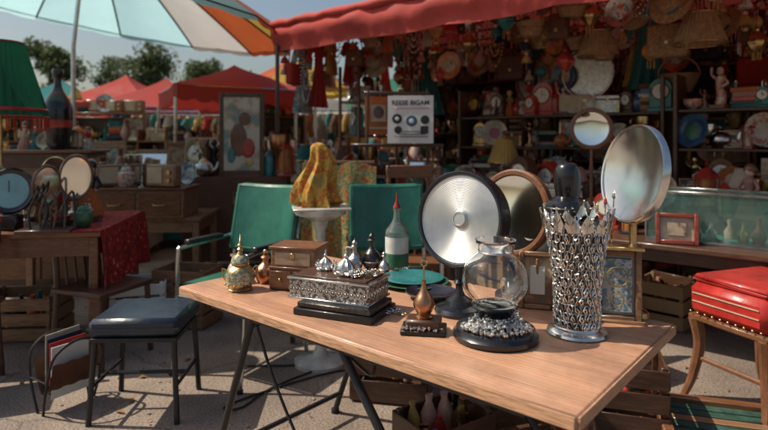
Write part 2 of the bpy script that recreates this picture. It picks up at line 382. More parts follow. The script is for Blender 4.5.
def g_bowl(h):
    b=B(); h*=.5; r=h*.9; mt=ch(CER+CERP+METS)
    b.lathe([(0,0),(r*.4,0),(r*.38,h*.1)]+sprof([(r*.4,h*.12),(r*.85,h*.5),(r,h)])+[(r*.97,h)]+sprof([(r*.8,h*.5),(r*.3,h*.18),(0,h*.15)]),mt,24)
    return b,'bowl'
GOODS=[g_vase,g_vase,g_bottle,g_candle,g_teapot,g_doll,g_statue,g_plate,g_frame,g_frame,g_clock,g_clock,g_lamp,g_books,g_jar,g_trophy,g_lantern,g_basket,g_radio,g_box,g_bowl,g_doll,g_plate,g_statue]
TALL=[g_vase,g_bottle,g_candle,g_doll,g_statue,g_lamp,g_lantern,g_frame,g_trophy,g_plate]
def put(fn,x,y,z,h,rz=0):
    b,n=fn(h); return b.obj(n,(x,y,z),rz)
def h_dress(h):
    b=B(); c=ch(CLO[:6]+CLO[8:]+CLOP); w=h*.4; ph=U(0,6)
    def fn(u,v):
        ww=w*(.5+.18*abs(v-.35)+.65*v*v) if v>.2 else w*(.75-.9*v)
        x=(u-.5)*ww; return (x,.03*math.sin(u*22+ph)*v+.02,-h*.06-v*h)
    b.grid(fn,24,12,c)
    for sx in(-1,1): b.tube([(sx*w*.3,.02,-h*.1),(sx*w*.55,.02,-h*.26),(sx*w*.6,.0,-h*.4)],[w*.12,w*.11,w*.1],c,8)
    b.tube([(-w*.35,.02,-h*.1),(0,.02,-h*.03),(w*.35,.02,-h*.1)],.006,pine,6); b.ring((0,.02,-.0),.02,.003,steel,12,5,'y')
    return b,'hanging_dress',0
def h_beads(h):
    b=B(); c=ch(CER+METS); c2=ch(CER+METS)
    n=int(h/.03)
    for k in range(3):
        w=.03+.03*k; hh=h*(.6+.2*k)
        for i in range(2*n):
            t=i/(2*n-1)*pi; b.sph((-w*math.cos(t)*(1+.5*math.sin(t)),U(-.005,.005),-hh*math.sin(t)),.009,c if i%3 else c2,6,4)
    return b,'bead_necklace',0
def h_dolls(h):
    b=B(); b.cyl((0,0,0),(0,0,-h),.002,CLO[2],4)
    for i in range(int(h/.12)):
        z=-.08-i*.12; c=ch(CLO+CLOP); b.lathe([(.045,z-.05),(.03,z),(.01,z+.02)],c,12,rib=6,amp=.1); b.sph((0,0,z+.035),.02,skin,10,6)
        b.sph((0,.006,z+.042),.021,ch([walnut,CER[9],CER[4]]),10,6)
    return b,'doll_garland',0
def h_pan(h):
    b=B(); mt=ch([copper,brass,oldsilver,blackm]); r=h*.3
    T=Matrix.Translation((0,0,-h+r))@Matrix.Rotation(pi/2,4,'X')
    b.lathe([(0,0),(r*.9,0),(r,.04),(r*1.03,.04),(r*.95,.01),(0,.006)],mt,26,T); b.box((0,0,-h*.22),(.025,.008,h*.42),mt); return b,'hanging_pan',0
def h_bag(h):
    b=B(); mt=ch([leath,leathb,CLO[0],wicker,CLO[4]]); w=h*.5
    b.box((0,0,-h*.75),(w,w*.35,h*.45),mt,.03); b.box((0,-w*.19,-h*.66),(w*.92,.012,h*.22),mt,.005); b.box((0,-w*.21,-h*.78),(.03,.01,.03),brass)
    b.tube(smoothp([(-w*.45,0,-h*.55),(-w*.3,0,-h*.15),(0,0,0),(w*.3,0,-h*.15),(w*.45,0,-h*.55)],4),.007,mt,6); return b,'handbag',0
def h_hat(h):
    b=B(); r=min(h*.4,.17); b.cyl((0,0,.0),(0,0,-h+r*1.8),.002,blackm,4); T=Matrix.Translation((0,0,-h+r))@Matrix.Rotation(math.radians(80),4,'X')
    mt=ch([wicker,CLO[2],CLO[7],CLO[4]]); b.lathe([(r,0),(r*.55,.01),(r*.5,.09),(r*.4,.12),(0,.125)],mt,28,T,rib=3,amp=.03); b.lathe([(r*.555,.012),(r*.535,.04)],ch(CLO),28,T); return b,'straw_hat',0
def h_chime(h):
    b=B(); b.cyl((0,0,0),(0,0,-.06),.002,blackm,4); b.lathe([(0,-.05),(.07,-.09),(.075,-.1),(0,-.1)],ch(WOOD+METS),16)
    for i in range(7):
        a=i*.9; l=h*U(.5,1); b.cyl((.05*math.cos(a),.05*math.sin(a),-.1),(.05*math.cos(a),.05*math.sin(a),-l),.007,ch([silver,brass]),7)
    return b,'wind_chime',0
def h_plate(h):
    b=B(); r=min(h*.35,.14); z=-h+r; T=Matrix.Translation((0,0,z))@Matrix.Rotation(pi/2,4,'X')
    b.lathe([(0,.0),(r*.6,.0),(r,.02),(r*1.01,.015),(r*.6,-.01),(0,-.01)],ch(CER[:6]+CERP+METS),30,T); b.lathe([(0,.004),(r*.5,.004)],ch(CERP+PAINT),24,T); b.cyl((0,0,.05),(0,0,z+r),.002,blackm,4); return b,'hanging_plate',0
def h_basket(h):
    b=B(); r=U(.09,.17); z=-h; b.cyl((0,0,.03),(0,0,z+r*1.9),.003,blackm,4)
    b.lathe([(0,z),(r*.6,z),(r,z+r*.9),(r*1.04,z+r*.95),(r*.95,z+r*.9),(r*.55,z+.01)],wicker,24,rib=12,amp=.03)
    b.tube([(r*math.cos(a),0,z+r*.9+r*math.sin(a)) for a in[pi*i/12 for i in range(13)]],.007,wicker,6); b.ring((0,0,z+r*.5),r*.86,.006,wicker,26,5); return b,'hanging_basket',0
def h_lantern(h):
    b=B(); r=U(.05,.09); z=-h; c=ch([CER[4],CER[9],CER[5],CER[2],brass,CER[1],CER[4]]); b.cyl((0,0,.03),(0,0,z+r*3),.002,blackm,4)
    b.lathe([(0,z),(r*.3,z)]+sprof([(r*.4,z+r*.1),(r,z+r*.9),(r*.9,z+r*1.6),(r*.3,z+r*2.3)])+[(r*.35,z+r*2.5),(0,z+r*3)],c,16,rib=8,amp=.05)
    for i in range(6): b.cyl((.4*r*math.cos(i),.4*r*math.sin(i),z),(.4*r*math.cos(i),.4*r*math.sin(i),z-r*.9),.003,CLO[5],4)
    return b,'hanging_lantern',0
HANG=[h_dress,h_beads,h_dolls,h_pan,h_bag,h_hat,h_chime,h_plate,h_dolls,h_beads,h_basket,h_dress,h_lantern,h_lantern]
def hang(fn,x,y,z,h,rz=0):
    b,n,_=fn(h); return b.obj(n,(x,y,z),rz+U(-.3,.3))

# ------------------------------------------------------------------ ground, world, camera
def ground():
    m=bpy.data.materials.new('ground_asphalt'); m.use_nodes=True; nt=m.node_tree;N=nt.nodes;L=nt.links;b=N['Principled BSDF']
    tc=N.new('ShaderNodeTexCoord')
    n1=N.new('ShaderNodeTexNoise');n1.inputs['Scale'].default_value=1.1;n1.inputs['Detail'].default_value=9;n1.inputs['Roughness'].default_value=.65
    n2=N.new('ShaderNodeTexNoise');n2.inputs['Scale'].default_value=70;n2.inputs['Detail'].default_value=4
    vo=N.new('ShaderNodeTexVoronoi');vo.inputs['Scale'].default_value=90
    v2=N.new('ShaderNodeTexVoronoi');v2.feature='DISTANCE_TO_EDGE';v2.inputs['Scale'].default_value=1.3
    nv=N.new('ShaderNodeVectorMath');nv.operation='MULTIPLY_ADD';nv.inputs[1].default_value=(.45,.45,.45)
    L.new(n1.outputs['Color'],nv.inputs[0]);L.new(tc.outputs['Object'],nv.inputs[2]);L.new(nv.outputs[0],v2.inputs['Vector'])
    for n in(n1,n2,vo):L.new(tc.outputs['Object'],n.inputs['Vector'])
    cr=N.new('ShaderNodeValToRGB');e=cr.color_ramp.elements;e[0].position=.3;e[0].color=(.17,.13,.105,1);e[1].position=.7;e[1].color=(.42,.335,.27,1)
    L.new(n1.outputs['Fac'],cr.inputs[0])
    mx=N.new('ShaderNodeMix');mx.data_type='RGBA';mx.blend_type='MULTIPLY';mx.inputs[0].default_value=.8
    c2=N.new('ShaderNodeValToRGB');c2.color_ramp.elements[0].position=.3;c2.color_ramp.elements[0].color=(.5,.48,.46,1);c2.color_ramp.elements[1].position=.65
    L.new(n2.outputs['Fac'],c2.inputs[0]);L.new(cr.outputs[0],mx.inputs[6]);L.new(c2.outputs[0],mx.inputs[7])
    m3=N.new('ShaderNodeMix');m3.data_type='RGBA';m3.blend_type='MULTIPLY';m3.inputs[0].default_value=.6
    c3=N.new('ShaderNodeValToRGB');c3.color_ramp.elements[0].position=0;c3.color_ramp.elements[0].color=(.25,.22,.2,1);c3.color_ramp.elements[1].position=.012
    L.new(v2.outputs['Distance'],c3.inputs[0]);L.new(mx.outputs[2],m3.inputs[6]);L.new(c3.outputs[0],m3.inputs[7]);L.new(m3.outputs[2],b.inputs['Base Color'])
    b.inputs['Roughness'].default_value=.88
    bp=N.new('ShaderNodeBump');bp.inputs['Strength'].default_value=.6;bp.inputs['Distance'].default_value=.006
    L.new(vo.outputs['Distance'],bp.inputs['Height']);L.new(bp.outputs[0],b.inputs['Normal'])
    g=B(); g.add([(-150,-60,0),(150,-60,0),(150,250,0),(-150,250,0)],[(0,1,2,3)],m); g.obj('ground')
    p=B(); lf=B(); st=mat('pebble_stone',(.3,.26,.22),.9); lm=mat('dry_leaf',(.3,.15,.05),.8)
    for i in range(620):
        x,y=U(-3.2,2.5),U(1.9,6.5)
        if i%3: p.sph((x,y,.003),U(.004,.012),st,5,3,(1,U(.7,1.3),.6))
        else:
            a=U(0,6);s=U(.015,.035);lf.add([(x,y,.004),(x+s*math.cos(a),y+s*math.sin(a),.012),(x+s*2*math.cos(a+.2),y+s*2*math.sin(a+.2),.005),(x+s*math.cos(a+.8),y+s*math.sin(a+.8),.014)],[(0,1,2,3)],lm)
    p.obj('pebbles'); lf.obj('fallen_leaves')
ground()
sd=Vector((-1,.14,0)).normalized(); EL=math.radians(51)
ts=Vector((sd.x*math.cos(EL),sd.y*math.cos(EL),math.sin(EL)))
w=bpy.data.worlds.new("World"); scene.world=w; w.use_nodes=True; nt=w.node_tree
sky=nt.nodes.new('ShaderNodeTexSky'); sky.sky_type='NISHITA'; sky.sun_disc=False; sky.sun_elevation=EL; sky.sun_rotation=math.atan2(ts.x,ts.y)
sky.dust_density=3; sky.ozone_density=1.6; sky.air_density=1.3
bg=nt.nodes['Background']; nt.links.new(sky.outputs[0],bg.inputs[0]); bg.inputs[1].default_value=.095
sl=bpy.data.lights.new('sun','SUN'); sl.energy=5; sl.angle=math.radians(.5); sl.color=(1,.90,.75)
so=bpy.data.objects.new('sun',sl); col.objects.link(so); so.rotation_euler=ts.to_track_quat('Z','Y').to_euler(); so.location=(-6,2,9)
cam=bpy.data.cameras.new('camera'); co=bpy.data.objects.new('camera',cam); col.objects.link(co)
co.location=(0,0,1.35); co.rotation_euler=(pi/2,0,0); cam.lens=26.25; cam.sensor_width=36; cam.shift_y=-75/768
cam.clip_start=.05; cam.clip_end=600; cam.dof.use_dof=True; cam.dof.focus_distance=1.95; cam.dof.aperture_fstop=2.2
scene.camera=co
scene.view_settings.view_transform='Standard'

# ------------------------------------------------------------------ main table
A=Vector((.757,-.653,0)); Bv=Vector((.653,.757,0)); L0=Vector((-.838,2.30,0)); AZ=math.atan2(A.y,A.x)
tabm=mat('table_laminate',(.56,.30,.18),.42,kind='wood',scale=3.5,stretch=(.35,7,7),var=.42,coat=.1,bump=.06,wear=.33)
edgem=mat('table_edge',(.5,.28,.16),.5,kind='wood',scale=8,stretch=(1,3,12),var=.5)
b=B(); TL,TD=1.66,.81
b.box((TL/2,TD/2,.732),(TL,TD,.036),tabm,.004)
b.box((TL/2,-.0035,.732),(TL-.006,.006,.03),edgem,.002); b.box((TL+.0035,TD/2,.732),(.006,TD-.006,.03),edgem,.002); b.box((-.0035,TD/2,.732),(.006,TD-.006,.03),edgem,.002)
b.box((TL/2,.06,.695),(TL-.3,.02,.035),blackm); b.box((TL/2,TD-.06,.695),(TL-.3,.02,.035),blackm)
for d in(.06,TD-.06):
    b.tube([(.42,d,.71),(.14,d,.01)],.014,blackm,10); b.tube([(.86,d,.71),(1.42,d,.01)],.014,blackm,10)
    b.tube([(.14,d,.02),(.14,d,0)],.02,rubber,10); b.tube([(1.42,d,.02),(1.42,d,0)],.02,rubber,10)
b.tube([(.18,.06,.11),(.18,TD-.06,.11)],.011,blackm,8); b.tube([(1.34,.06,.11),(1.34,TD-.06,.11)],.011,blackm,8)
b.tube([(.40,.06,.66),(.40,TD-.06,.66)],.011,blackm,8)
b.tube(smoothp([(.42,.06,.7),(.5,.08,.5),(.62,.1,.3),(.8,.1,.12)],5),.006,blackm,6)
b.tube(smoothp([(.86,.06,.7),(.7,.4,.45),(.4,TD-.06,.35)],5),.008,blackm,6)
b.obj('folding_table',L0,AZ)
ZT=.7502

# --- ornate jar
b=B()
b.lathe([(0,0),(.045,0),(.05,.006),(.045,.012),(.05,.02)]+sprof([(.05,.02),(.056,.05),(.052,.08),(.03,.1)])+[(.034,.102),(.036,.108)]+sprof([(.034,.11),(.03,.128),(.016,.14),(.008,.155)])+[(.013,.163),(.006,.17),(.011,.18),(.004,.19),(.0,.225)],gold,28)
tealp=mat('teal_enamel',(.05,.22,.21),.25,c2=[(.6,.5,.3),(.04,.17,.17),(.6,.42,.15)],scale=55,coat=.4)
b.lathe([(.0562,.03),(.0585,.052),(.0555,.075)],tealp,28); b.lathe([(.037,.111),(.033,.127),(.02,.14)],tealp,24)
for i in range(12):
    a=i*pi/6; b.sph((.058*math.cos(a),.058*math.sin(a),.027),.005,gold,8,5); b.ring((.057*math.cos(a),.057*math.sin(a),.055),.009,.0018,gold,10,4,'x' if abs(math.cos(a))>.7 else 'y')
for s in(-1,1): b.tube(smoothp([(s*.05,0,.08),(s*.068,0,.09),(s*.066,0,.06),(s*.055,0,.04)],4),.003,gold,6)
b.obj('ornate_jar',(-.577,2.245,ZT),.4)
b=B(); b.lathe([(0,0)]+sprof([(.03,0),(.042,.03),(.04,.06),(.015,.085),(.013,.1)])+[(.02,.102),(.02,.108),(.0,.125)],copper,22); b.sph((0,0,.13),.01,brass,10,7)
b.obj('copper_flask',(-.50,2.36,ZT))
b=B(); b.lathe([(0,0)]+sprof([(.028,0),(.03,.06),(.012,.09),(.012,.11)])+[(.018,.112),(.018,.12),(0,.122)],silver,20); b.obj('silver_flask',(-.63,2.36,ZT))
# --- wooden boxes
b=B()
b.box((0,0,.045),(.20,.15,.086),walnut,.004); b.box((0,0,.128),(.19,.14,.074),oak,.004); b.box((0,0,.169),(.205,.155,.012),teak,.004)
b.box((0,0,.0905),(.204,.154,.008),teak,.003)
for x in(-.05,.05): b.box((x,-.0765,.045),(.09,.006,.066),teak,.003); b.sph((x,-.083,.045),.007,brass,10,7)
b.box((0,-.0725,.128),(.15,.004,.05),pine,.002); b.box((0,-.076,.14),(.02,.006,.02),brass)
b.obj('wooden_drawer_box',(-.345,2.29,ZT),-.25)
# --- ornate long silver box
emb=mat('embossed_silver',(.6,.58,.54),.3,1,kind='floral',c2=[(.3,.29,.27),(.7,.68,.64),(.15,.14,.13)],scale=90,bump=1,bscale=150)
b=B()
b.box((.04,-.03,.012),(.3,.2,.024),blackm,.003); b.box((.04,-.03,.034),(.28,.18,.018),darksilver,.003)
b.box((0,0,.078),(.31,.17,.066),emb,.004); b.box((0,0,.046),(.32,.18,.007),silver,.002); b.box((0,0,.114),(.322,.182,.008),silver,.003)
b.box((0,0,.1205),(.28,.145,.005),walnut,.002)
for i in range(13):
    x=-.144+i*.024
    b.ring((x,-.0865,.078),.009,.0022,silver,12,5,'y'); b.sph((x,-.0875,.078),.004,oldsilver,8,5); b.sph((x+.012,-.0865,.1),.0035,silver,6,4); b.sph((x+.012,-.0865,.056),.0035,silver,6,4)
for i in range(7):
    y=-.07+i*.0235; b.ring((.156,y,.078),.009,.0022,silver,12,5,'x'); b.ring((-.156,y,.078),.009,.0022,silver,12,5,'x')
b.obj('ornate_silver_box',(-.16,2.0,ZT),-.42)
def crown(n,loc,s=1,sx_=1):
    b=B(); b.lathe([(0,0),(.034,0),(.036,.006),(.03,.012)]+sprof([(.03,.012),(.024,.03),(.008,.045)])+[(.004,.05)],oldsilver,20,rib=10,amp=.08)
    for i in range(9):
        a=i*2*pi/9; c,si=math.cos(a),math.sin(a)
        b.tube([(.032*c,.032*si,.006),(.042*c,.042*si,.02),(.036*c,.036*si,.036)],[.003,.003,.001],silver,5); b.sph((.04*c,.04*si,.018),.005,silver,7,5)
    b.sph((0,0,.055),.008,silver,10,7); b.lathe([(.004,.06),(.002,.075),(0,.08)],silver,8)
    return b.obj(n,loc,U(0,3),(s*sx_,s,s*1.05))
for x,y,z,s,q in((-.215,2.06,.874,.9,1),(-.135,1.985,.874,1.1,1.25)): crown('silver_ornament',(x,y,z),s,q)
b=B()
for i in range(90): b.ring((U(-.045,.05),U(-.03,.03),.005+U(0,.014)),U(.005,.008),.0015,silver if i%3 else gold,8,4,ch('xyz'))
b.obj('silver_chain_pile',(-.075,1.955,.874))
b=B()
for i in range(40): b.ring((U(-.05,.05),U(-.03,.03),.004+U(0,.008)),U(.005,.009),.0015,silver if i%4 else gold,8,4,ch('xyz'))
b.obj('silver_ring_pile',(.02,1.93,ZT))
def decanter(n,loc,h,m1,m2):
    b=B(); r=h*.2
    b.lathe([(0,0),(r,0),(r,h*.03),(r*.5,h*.06)]+sprof([(r*.5,h*.07),(r*1.05,h*.25),(r*.9,h*.45),(r*.3,h*.6),(r*.25,h*.75)])+[(r*.5,h*.77),(r*.3,h*.8)]+sprof([(r*.3,h*.81),(r*.35,h*.86),(r*.1,h*.92),(0,h)]),m1,22)
    b.tube(smoothp([(r*.3,0,h*.72),(r*1.3,0,h*.7),(r*1.3,0,h*.4),(r*.95,0,h*.3)],4),h*.02,m2,6)
    b.ring((0,0,h*.3),r*1.04,.003,m2,24,5); return b.obj(n,loc,U(0,3))
decanter('pewter_decanter',(-.055,2.5,ZT),.2,darksilver,oldsilver); decanter('silver_decanter',(-.13,2.48,ZT),.17,oldsilver,silver)
decanter('small_decanter',(.0,2.45,ZT),.12,oldsilver,silver)
# --- glass bottle
b=B(); w_=mat('label_white',(.68,.69,.65),.5,var=.25,scale=25); cg=mat('pale_green_glass',(.85,.95,.91),.03,trans=.95,var=.05,bump=0)
b.lathe([(0,0)]+sprof([(.05,0),(.054,.01),(.054,.16),(.05,.18),(.025,.215),(.016,.24),(.015,.27)])+[(.018,.272),(.018,.285),(.012,.286),(.012,.24),(.022,.21),(.045,.178),(.05,.16),(.05,.015),(0,.01)],cg,30)
b.lathe([(.0545,.05),(.0545,.15)],w_,30); b.lathe([(.0548,.015),(.0548,.075)],mat('label_green',(.03,.17,.10),.5,scale=25),30)
b.lathe([(.016,.28),(.018,.286),(.012,.298),(.004,.32),(.003,.35),(0,.352)],CER[4],16)
b.obj('glass_bottle',(.06,2.62,ZT),1)
b=B()
for i,(r,z) in enumerate(((.15,0),(.13,.014))):
    b.lathe([(0,z),(r*.6,z),(r*.95,z+.014),(r,z+.016),(r*.95,z+.018),(r*.6,z+.006),(0,z+.006)],[CER[6],CER[2]][i],36)
b.obj('teal_dish_stack',(.12,2.34,ZT))
b=B(); b.lathe([(0,0),(.07,0),(.1,.025),(.098,.028),(.065,.006),(0,.006)],CER[8],30); b.obj('dark_saucer',(.18,2.13,ZT))
# --- bell stand
b=B()
b.box((0,0,.008),(.14,.1,.016),blackm,.004); b.box((0,0,.03),(.11,.075,.03),walnut,.006)
b.lathe([(0,.045),(.028,.045),(.03,.05)]+sprof([(.02,.055),(.033,.08),(.03,.1),(.012,.13),(.006,.16)]),copper,22)
b.tube([(0,0,.155),(.0,0,.205)],.003,brass,6); b.ring((0,0,.213),.009,.0025,brass,14,5,'y')
for i in range(40): b.sph((U(-.062,.062),U(-.048,-.03),.018+U(0,.008)),U(.003,.006),ch([silver,gold,oldsilver,silver]),6,4)
b.obj('brass_bell_stand',(.125,1.755,ZT),-.15)
# --- discs
def face_mat(nx,ny,nz):
    n=Vector((nx,ny,nz)).normalized(); return n.to_track_quat('Z','Y').to_matrix().to_4x4()
def disc_stand(name,loc,zc,r,nrm,face,rimm,thick,mode,stand,base_r,frame=.02):
    b=B(); T=Matrix.Translation((0,0,zc))@face_mat(*nrm)
    if mode=='rings':
        pr=[(0,.004),(r*.12,.004),(r*.125,.007),(r*.15,.007),(r*.155,.002)]; n=56
        for i in range(12,n+1):
            t=i/n; rr=(r-frame)*t; pr.append((rr,-.004+.009*t*t+(.0010 if i%2 else 0)))
    elif mode=='dish': pr=[(0,-.028)]+[((r-frame)*t,.006-.034*(1-t*t)) for t in[i/14 for i in range(1,15)]]
    else: pr=[(0,-.004),(r*.3,-.003),(r*.6,0),(r-frame,.006)]
    b.lathe(pr,face,72,T)
    b.lathe([(r-frame,.004),(r-frame*.8,.012),(r-frame*.3,.014),(r,.008),(r,-thick),(r*.93,-thick-.012),(0,-thick-.03)],rimm,64,T)
    zz=zc-r*.98
    b.lathe([(0,0),(base_r,0),(base_r*1.02,.01),(base_r*.93,.022),(base_r*.6,.03),(base_r*.52,.045),(base_r*.25,.06),(.014,.075),(.012,zz*.6),(.02,zz*.65),(.012,zz*.72),(.013,zz+.02),(0,zz+.02)],stand,30)
    return b.obj(name,loc,ang=25 if mode=='rings' else 38)
disc_stand('round_vanity_mirror',(.262,1.95,ZT),.325,.168,(-.60,-.78,.14),frosted,blackp,.055,'rings',blackp,.085,.016)
disc_stand('wooden_round_mirror',(.487,2.12,ZT),.325,.165,(-.75,-.66,.15),mirrorm,teak,.02,'flat',blackp,.07,.026)
disc_stand('silver_shaving_mirror',(.845,1.90,ZT),.485,.17,(-.98,-.18,.16),dishm,silver,.012,'dish',brass,.05,.012)
# --- globe jar
b=B()
b.lathe([(0,0),(.122,0),(.128,.006),(.128,.018),(.12,.026),(.118,.034),(.108,.04)]+sprof([(.1,.044),(.07,.054),(.055,.068),(.056,.082),(.066,.094)])+[(.07,.098),(.066,.104),(0,.104)],blackp,48)
g1=sprof([(.05,.1045),(.07,.115),(.096,.15),(.099,.185),(.088,.225),(.063,.25),(.05,.262)])
g2=[(max(r_-.0035,0),z_) for r_,z_ in g1][::-1]
b.lathe([(0,.1045)]+g1+[(.054,.266),(.060,.292),(.062,.298),(.058,.298),(.05,.288)]+[(.046,.264)]+g2[1:-1]+[(.04,.11),(0,.109)],glass,48)
b.ring((0,0,.262),.051,.003,silver,36,6)
b.obj('glass_globe_jar',(.338,1.70,ZT))
b=B()
for i in range(460):
    a=U(-2.9,-.5); rr=U(.06,.118); h=max(0,(.118-rr))*.6
    x,y=rr*math.cos(a),rr*math.sin(a)
    b.sph((x,y,.046+h*U(.5,1)),U(.003,.006),ch([silver,oldsilver,silver,glass]),6,4,(1,U(.6,1.3),U(.6,1.2)))
b.obj('silver_bead_heap',(.338,1.70,ZT))
b=B(); frame_into(b,.13,.2,.018,oak,PAINT[2],Matrix.Rotation(-.15,4,'X'),.03,paper); b.box((0,.05,.09),(.01,.08,.17),oak); b.obj('small_picture_frame',(.545,1.99,ZT),-.3)
b=B(); b.lathe([(0,0)]+sprof([(.055,0),(.06,.1),(.05,.2),(.035,.27),(.045,.31)])+[(.078,.33),(.08,.36),(.07,.385),(.045,.395)]+sprof([(.04,.40),(.046,.44),(.044,.49),(.03,.515),(.0,.52)]),blackp,30); b.ring((0,0,.36),.08,.004,darksilver,30,6); b.obj('black_urn',(.655,2.0,ZT))
b=B(); b.lathe([(0,0)]+sprof([(.05,0),(.055,.05),(.035,.12),(.05,.2),(.06,.24)])+[(.055,.238)],CER[0],26); b.obj('white_vase',(.575,2.08,ZT))
# --- filigree vase
b=B(); H=.335
def rv(z): return .068+.026*(z/H)**1.5-.008*math.sin(pi*z/H)+(.010 if z<.02 else 0)
b.lathe([(0,0),(.088,0),(.092,.005),(.088,.012),(.07,.018),(.066,.024)],silver,40)
b.lathe([(rv(z)-.006,z) for z in [.02+i*.02 for i in range(16)]]+[(rv(H)-.009,H),(rv(H*.5)-.011,H*.5),(0,.03)],darksilver,36)
rows=12
for k in range(rows):
    z=.035+k*(H-.04)/(rows-1); n=18
    for i in range(n):
        a=2*pi*(i+.5*(k%2))/n; r=rv(z); c,s_=math.cos(a),math.sin(a); sz=(H/rows)*U(.5,.6)
        T=Matrix.Translation((r*c,r*s_,z))@Matrix.Rotation(a+pi/2+U(-.2,.2),4,'Z')@Matrix.Rotation(U(-.4,.4),4,'Y')
        b.M=T
        pts=[(sz*.66*math.sin(t)*(1-.25*math.cos(t)),0,-sz*math.cos(t)) for t in[2*pi*q/12 for q in range(12)]]
        b.tube(pts,.0018,silver if (i+k)%3 else oldsilver,4,True)
        mt_=silver if (i*7+k)%4 else oldsilver
        b.tube([(0,-.001,-sz*.8),(sz*.3,-.003,-sz*.2),(sz*.1,-.005,sz*.4),(-sz*.2,-.004,sz*.1)],[.0012,.0028,.0024,.001],mt_,5)
        b.tube([(0,-.001,-sz*.6),(-sz*.32,-.003,-sz*.1),(0,-.002,sz*.9)],[.001,.003,.001],mt_,5)
        b.sph((U(-.002,.002),-.003,sz*.95),U(.0026,.0042),silver,6,4)
        b.M=Matrix()
for ring_,(nl,hs,tilt) in enumerate(((14,(.05,.08),.010),(13,(.035,.055),-.004))):
  for i in range(nl):
    a=2*pi*(i+.5*ring_)/nl; r=rv(H)-.004*ring_; zt=U(*hs)
    b.M=Matrix.Translation((r*math.cos(a),r*math.sin(a),H-.012))@Matrix.Rotation(a+pi/2,4,'Z')@Matrix.Rotation(U(-.15,.15),4,'Y')
    def lf(u,v):
        w_=.021*math.sin(pi*min(v*.8+.2,1))*(1-v**3)*(1-.18*abs(math.sin(v*9))); return ((u-.5)*2*w_, -tilt*v*1.4-.004*math.cos((u-.5)*pi), v*zt)
    b.grid(lf,4,10,silver if i%3 else oldsilver); b.tube([(0,-.005,0),(0,-tilt*1.4-.005,zt)],.0013,oldsilver,4); b.sph((0,-tilt*1.4,zt),.003,silver,6,4)
    for sx in(-1,1): b.tube([(0,-.006,zt*.3),(sx*.012,-.007-tilt*.7,zt*.55)],.001,darksilver,4)
    b.M=Matrix()
b.ring((0,0,.025),.068,.004,silver,44,6)
b.obj('filigree_silver_vase',(.60,1.742,ZT),.2)
b=B()
for i in range(3):
    x=.018*i; b.tube([(x,0,.02),(x*1.6,0,.36+.02*i)],[.004,.002],brass,6); b.lathe([(0,0),(.007,.008),(.005,.02),(0,.035)],[gold,CER[4],oldsilver][i],10,Matrix.Translation((x*1.6,0,.355+.02*i)))
b.lathe([(0,0),(.03,0),(.03,.1),(.026,.1),(.024,.01)],brass,18,Matrix.Translation((.018,0,0)))
b.obj('hat_pin_holder',(.735,1.93,ZT))
# --- framed clock
b=B(); T=Matrix.Rotation(-.06,4,'X')
frame_into(b,.15,.235,.02,oak,CER[0],T,.06)
bl=mat('blue_print',(.1,.22,.34),.5,c2=[(.6,.58,.5),(.08,.2,.3),(.5,.45,.3)],scale=30,kind='noise')
b.box((0,-.012,.118),(.095,.012,.175),bl,.002,M=T); b.ring((0,-.026,.15),.032,.003,gold,24,6,'y'); b.ring((0,-.026,.075),.02,.0025,gold,20,6,'y'); b.box((0,0,.004),(.17,.08,.012),oak,.003)
b.box((0,0,.243),(.165,.07,.012),brass,.003)
b.obj('framed_mantel_clock',(.775,1.865,ZT),-.3)
b=B(); b.lathe([(0,0),(.03,0),(.032,.01),(.01,.02),(.008,.05)]+sprof([(.008,.05),(.03,.08),(.034,.12)])+[(.031,.12),(.026,.08),(0,.06)],glass,26); b.obj('glass_goblet',(.435,1.93,ZT))

# ------------------------------------------------------------------ chairs and stools
grnv=mat('green_vinyl',(.025,.16,.11),.35,scale=6,var=.45,bump=.3,coat=.2)
def tube_chair(loc,rz,s=1.0,pad=grnv,arms=True,frame=steel):
    b=B()
    b.box((0,0,.45),(.44,.43,.055),pad,.022); b.box((0,0,.418),(.4,.4,.012),blackm)
    T=Matrix.Translation((0,.235,.78))@Matrix.Rotation(math.radians(-12),4,'X')
    def bk(u,v,o=0):
        x=(u-.5)*.42; return (x,.10*(x/.21)**2*-.35+o,(v-.5)*.36)
    b.M=T; b.grid(lambda u,v:bk(u,v,-.02),14,6,pad); b.grid(lambda u,v:bk(u,v,.02),14,6,pad)
    rim=[bk(t/14,0) for t in range(15)]+[bk(1,t/6) for t in range(1,7)]+[bk(1-t/14,1) for t in range(1,15)]+[bk(0,1-t/6) for t in range(1,6)]
    b.tube(rim,.021,pad,8,True); b.M=Matrix()
    for sx in(-1,1):
        x=sx*.235
        b.tube(smoothp([(x,-.26,0),(x,-.23,.3),(x,-.22,.62),(x,-.18,.66),(x,.1,.67),(x,.2,.68)],5) if arms else [(x,-.24,0),(x*.9,-.2,.44)],.012,frame,8)
        b.tube(smoothp([(x,.3,0),(x,.2,.4),(x*.95,.21,.65),(x*.9,.28,.93)],5),.012,frame,8)
        b.tube([(x,-.22,.42),(x,.2,.42)],.01,frame,8)
        if arms: b.box((x,-.03,.685),(.045,.26,.025),blackp,.01)
        for y in(-.26,.3): b.cyl((x,y,0),(x,y,.02),.016,rubber,8)
    b.tube([(-.235,-.22,.41),(.235,-.22,.41)],.01,frame,8); b.tube([(-.235,.21,.41),(.235,.21,.41)],.01,frame,8)
    return b.obj('green_armchair' if pad is grnv else 'metal_chair',loc,rz,s)
tube_chair((-.86,3.35,0),math.radians(-28),1.09)
tube_chair((.05,3.45,0),math.radians(8),1.08)
navy=mat('navy_vinyl',(.018,.03,.05),.35,scale=8,var=.4,bump=.3,coat=.3)
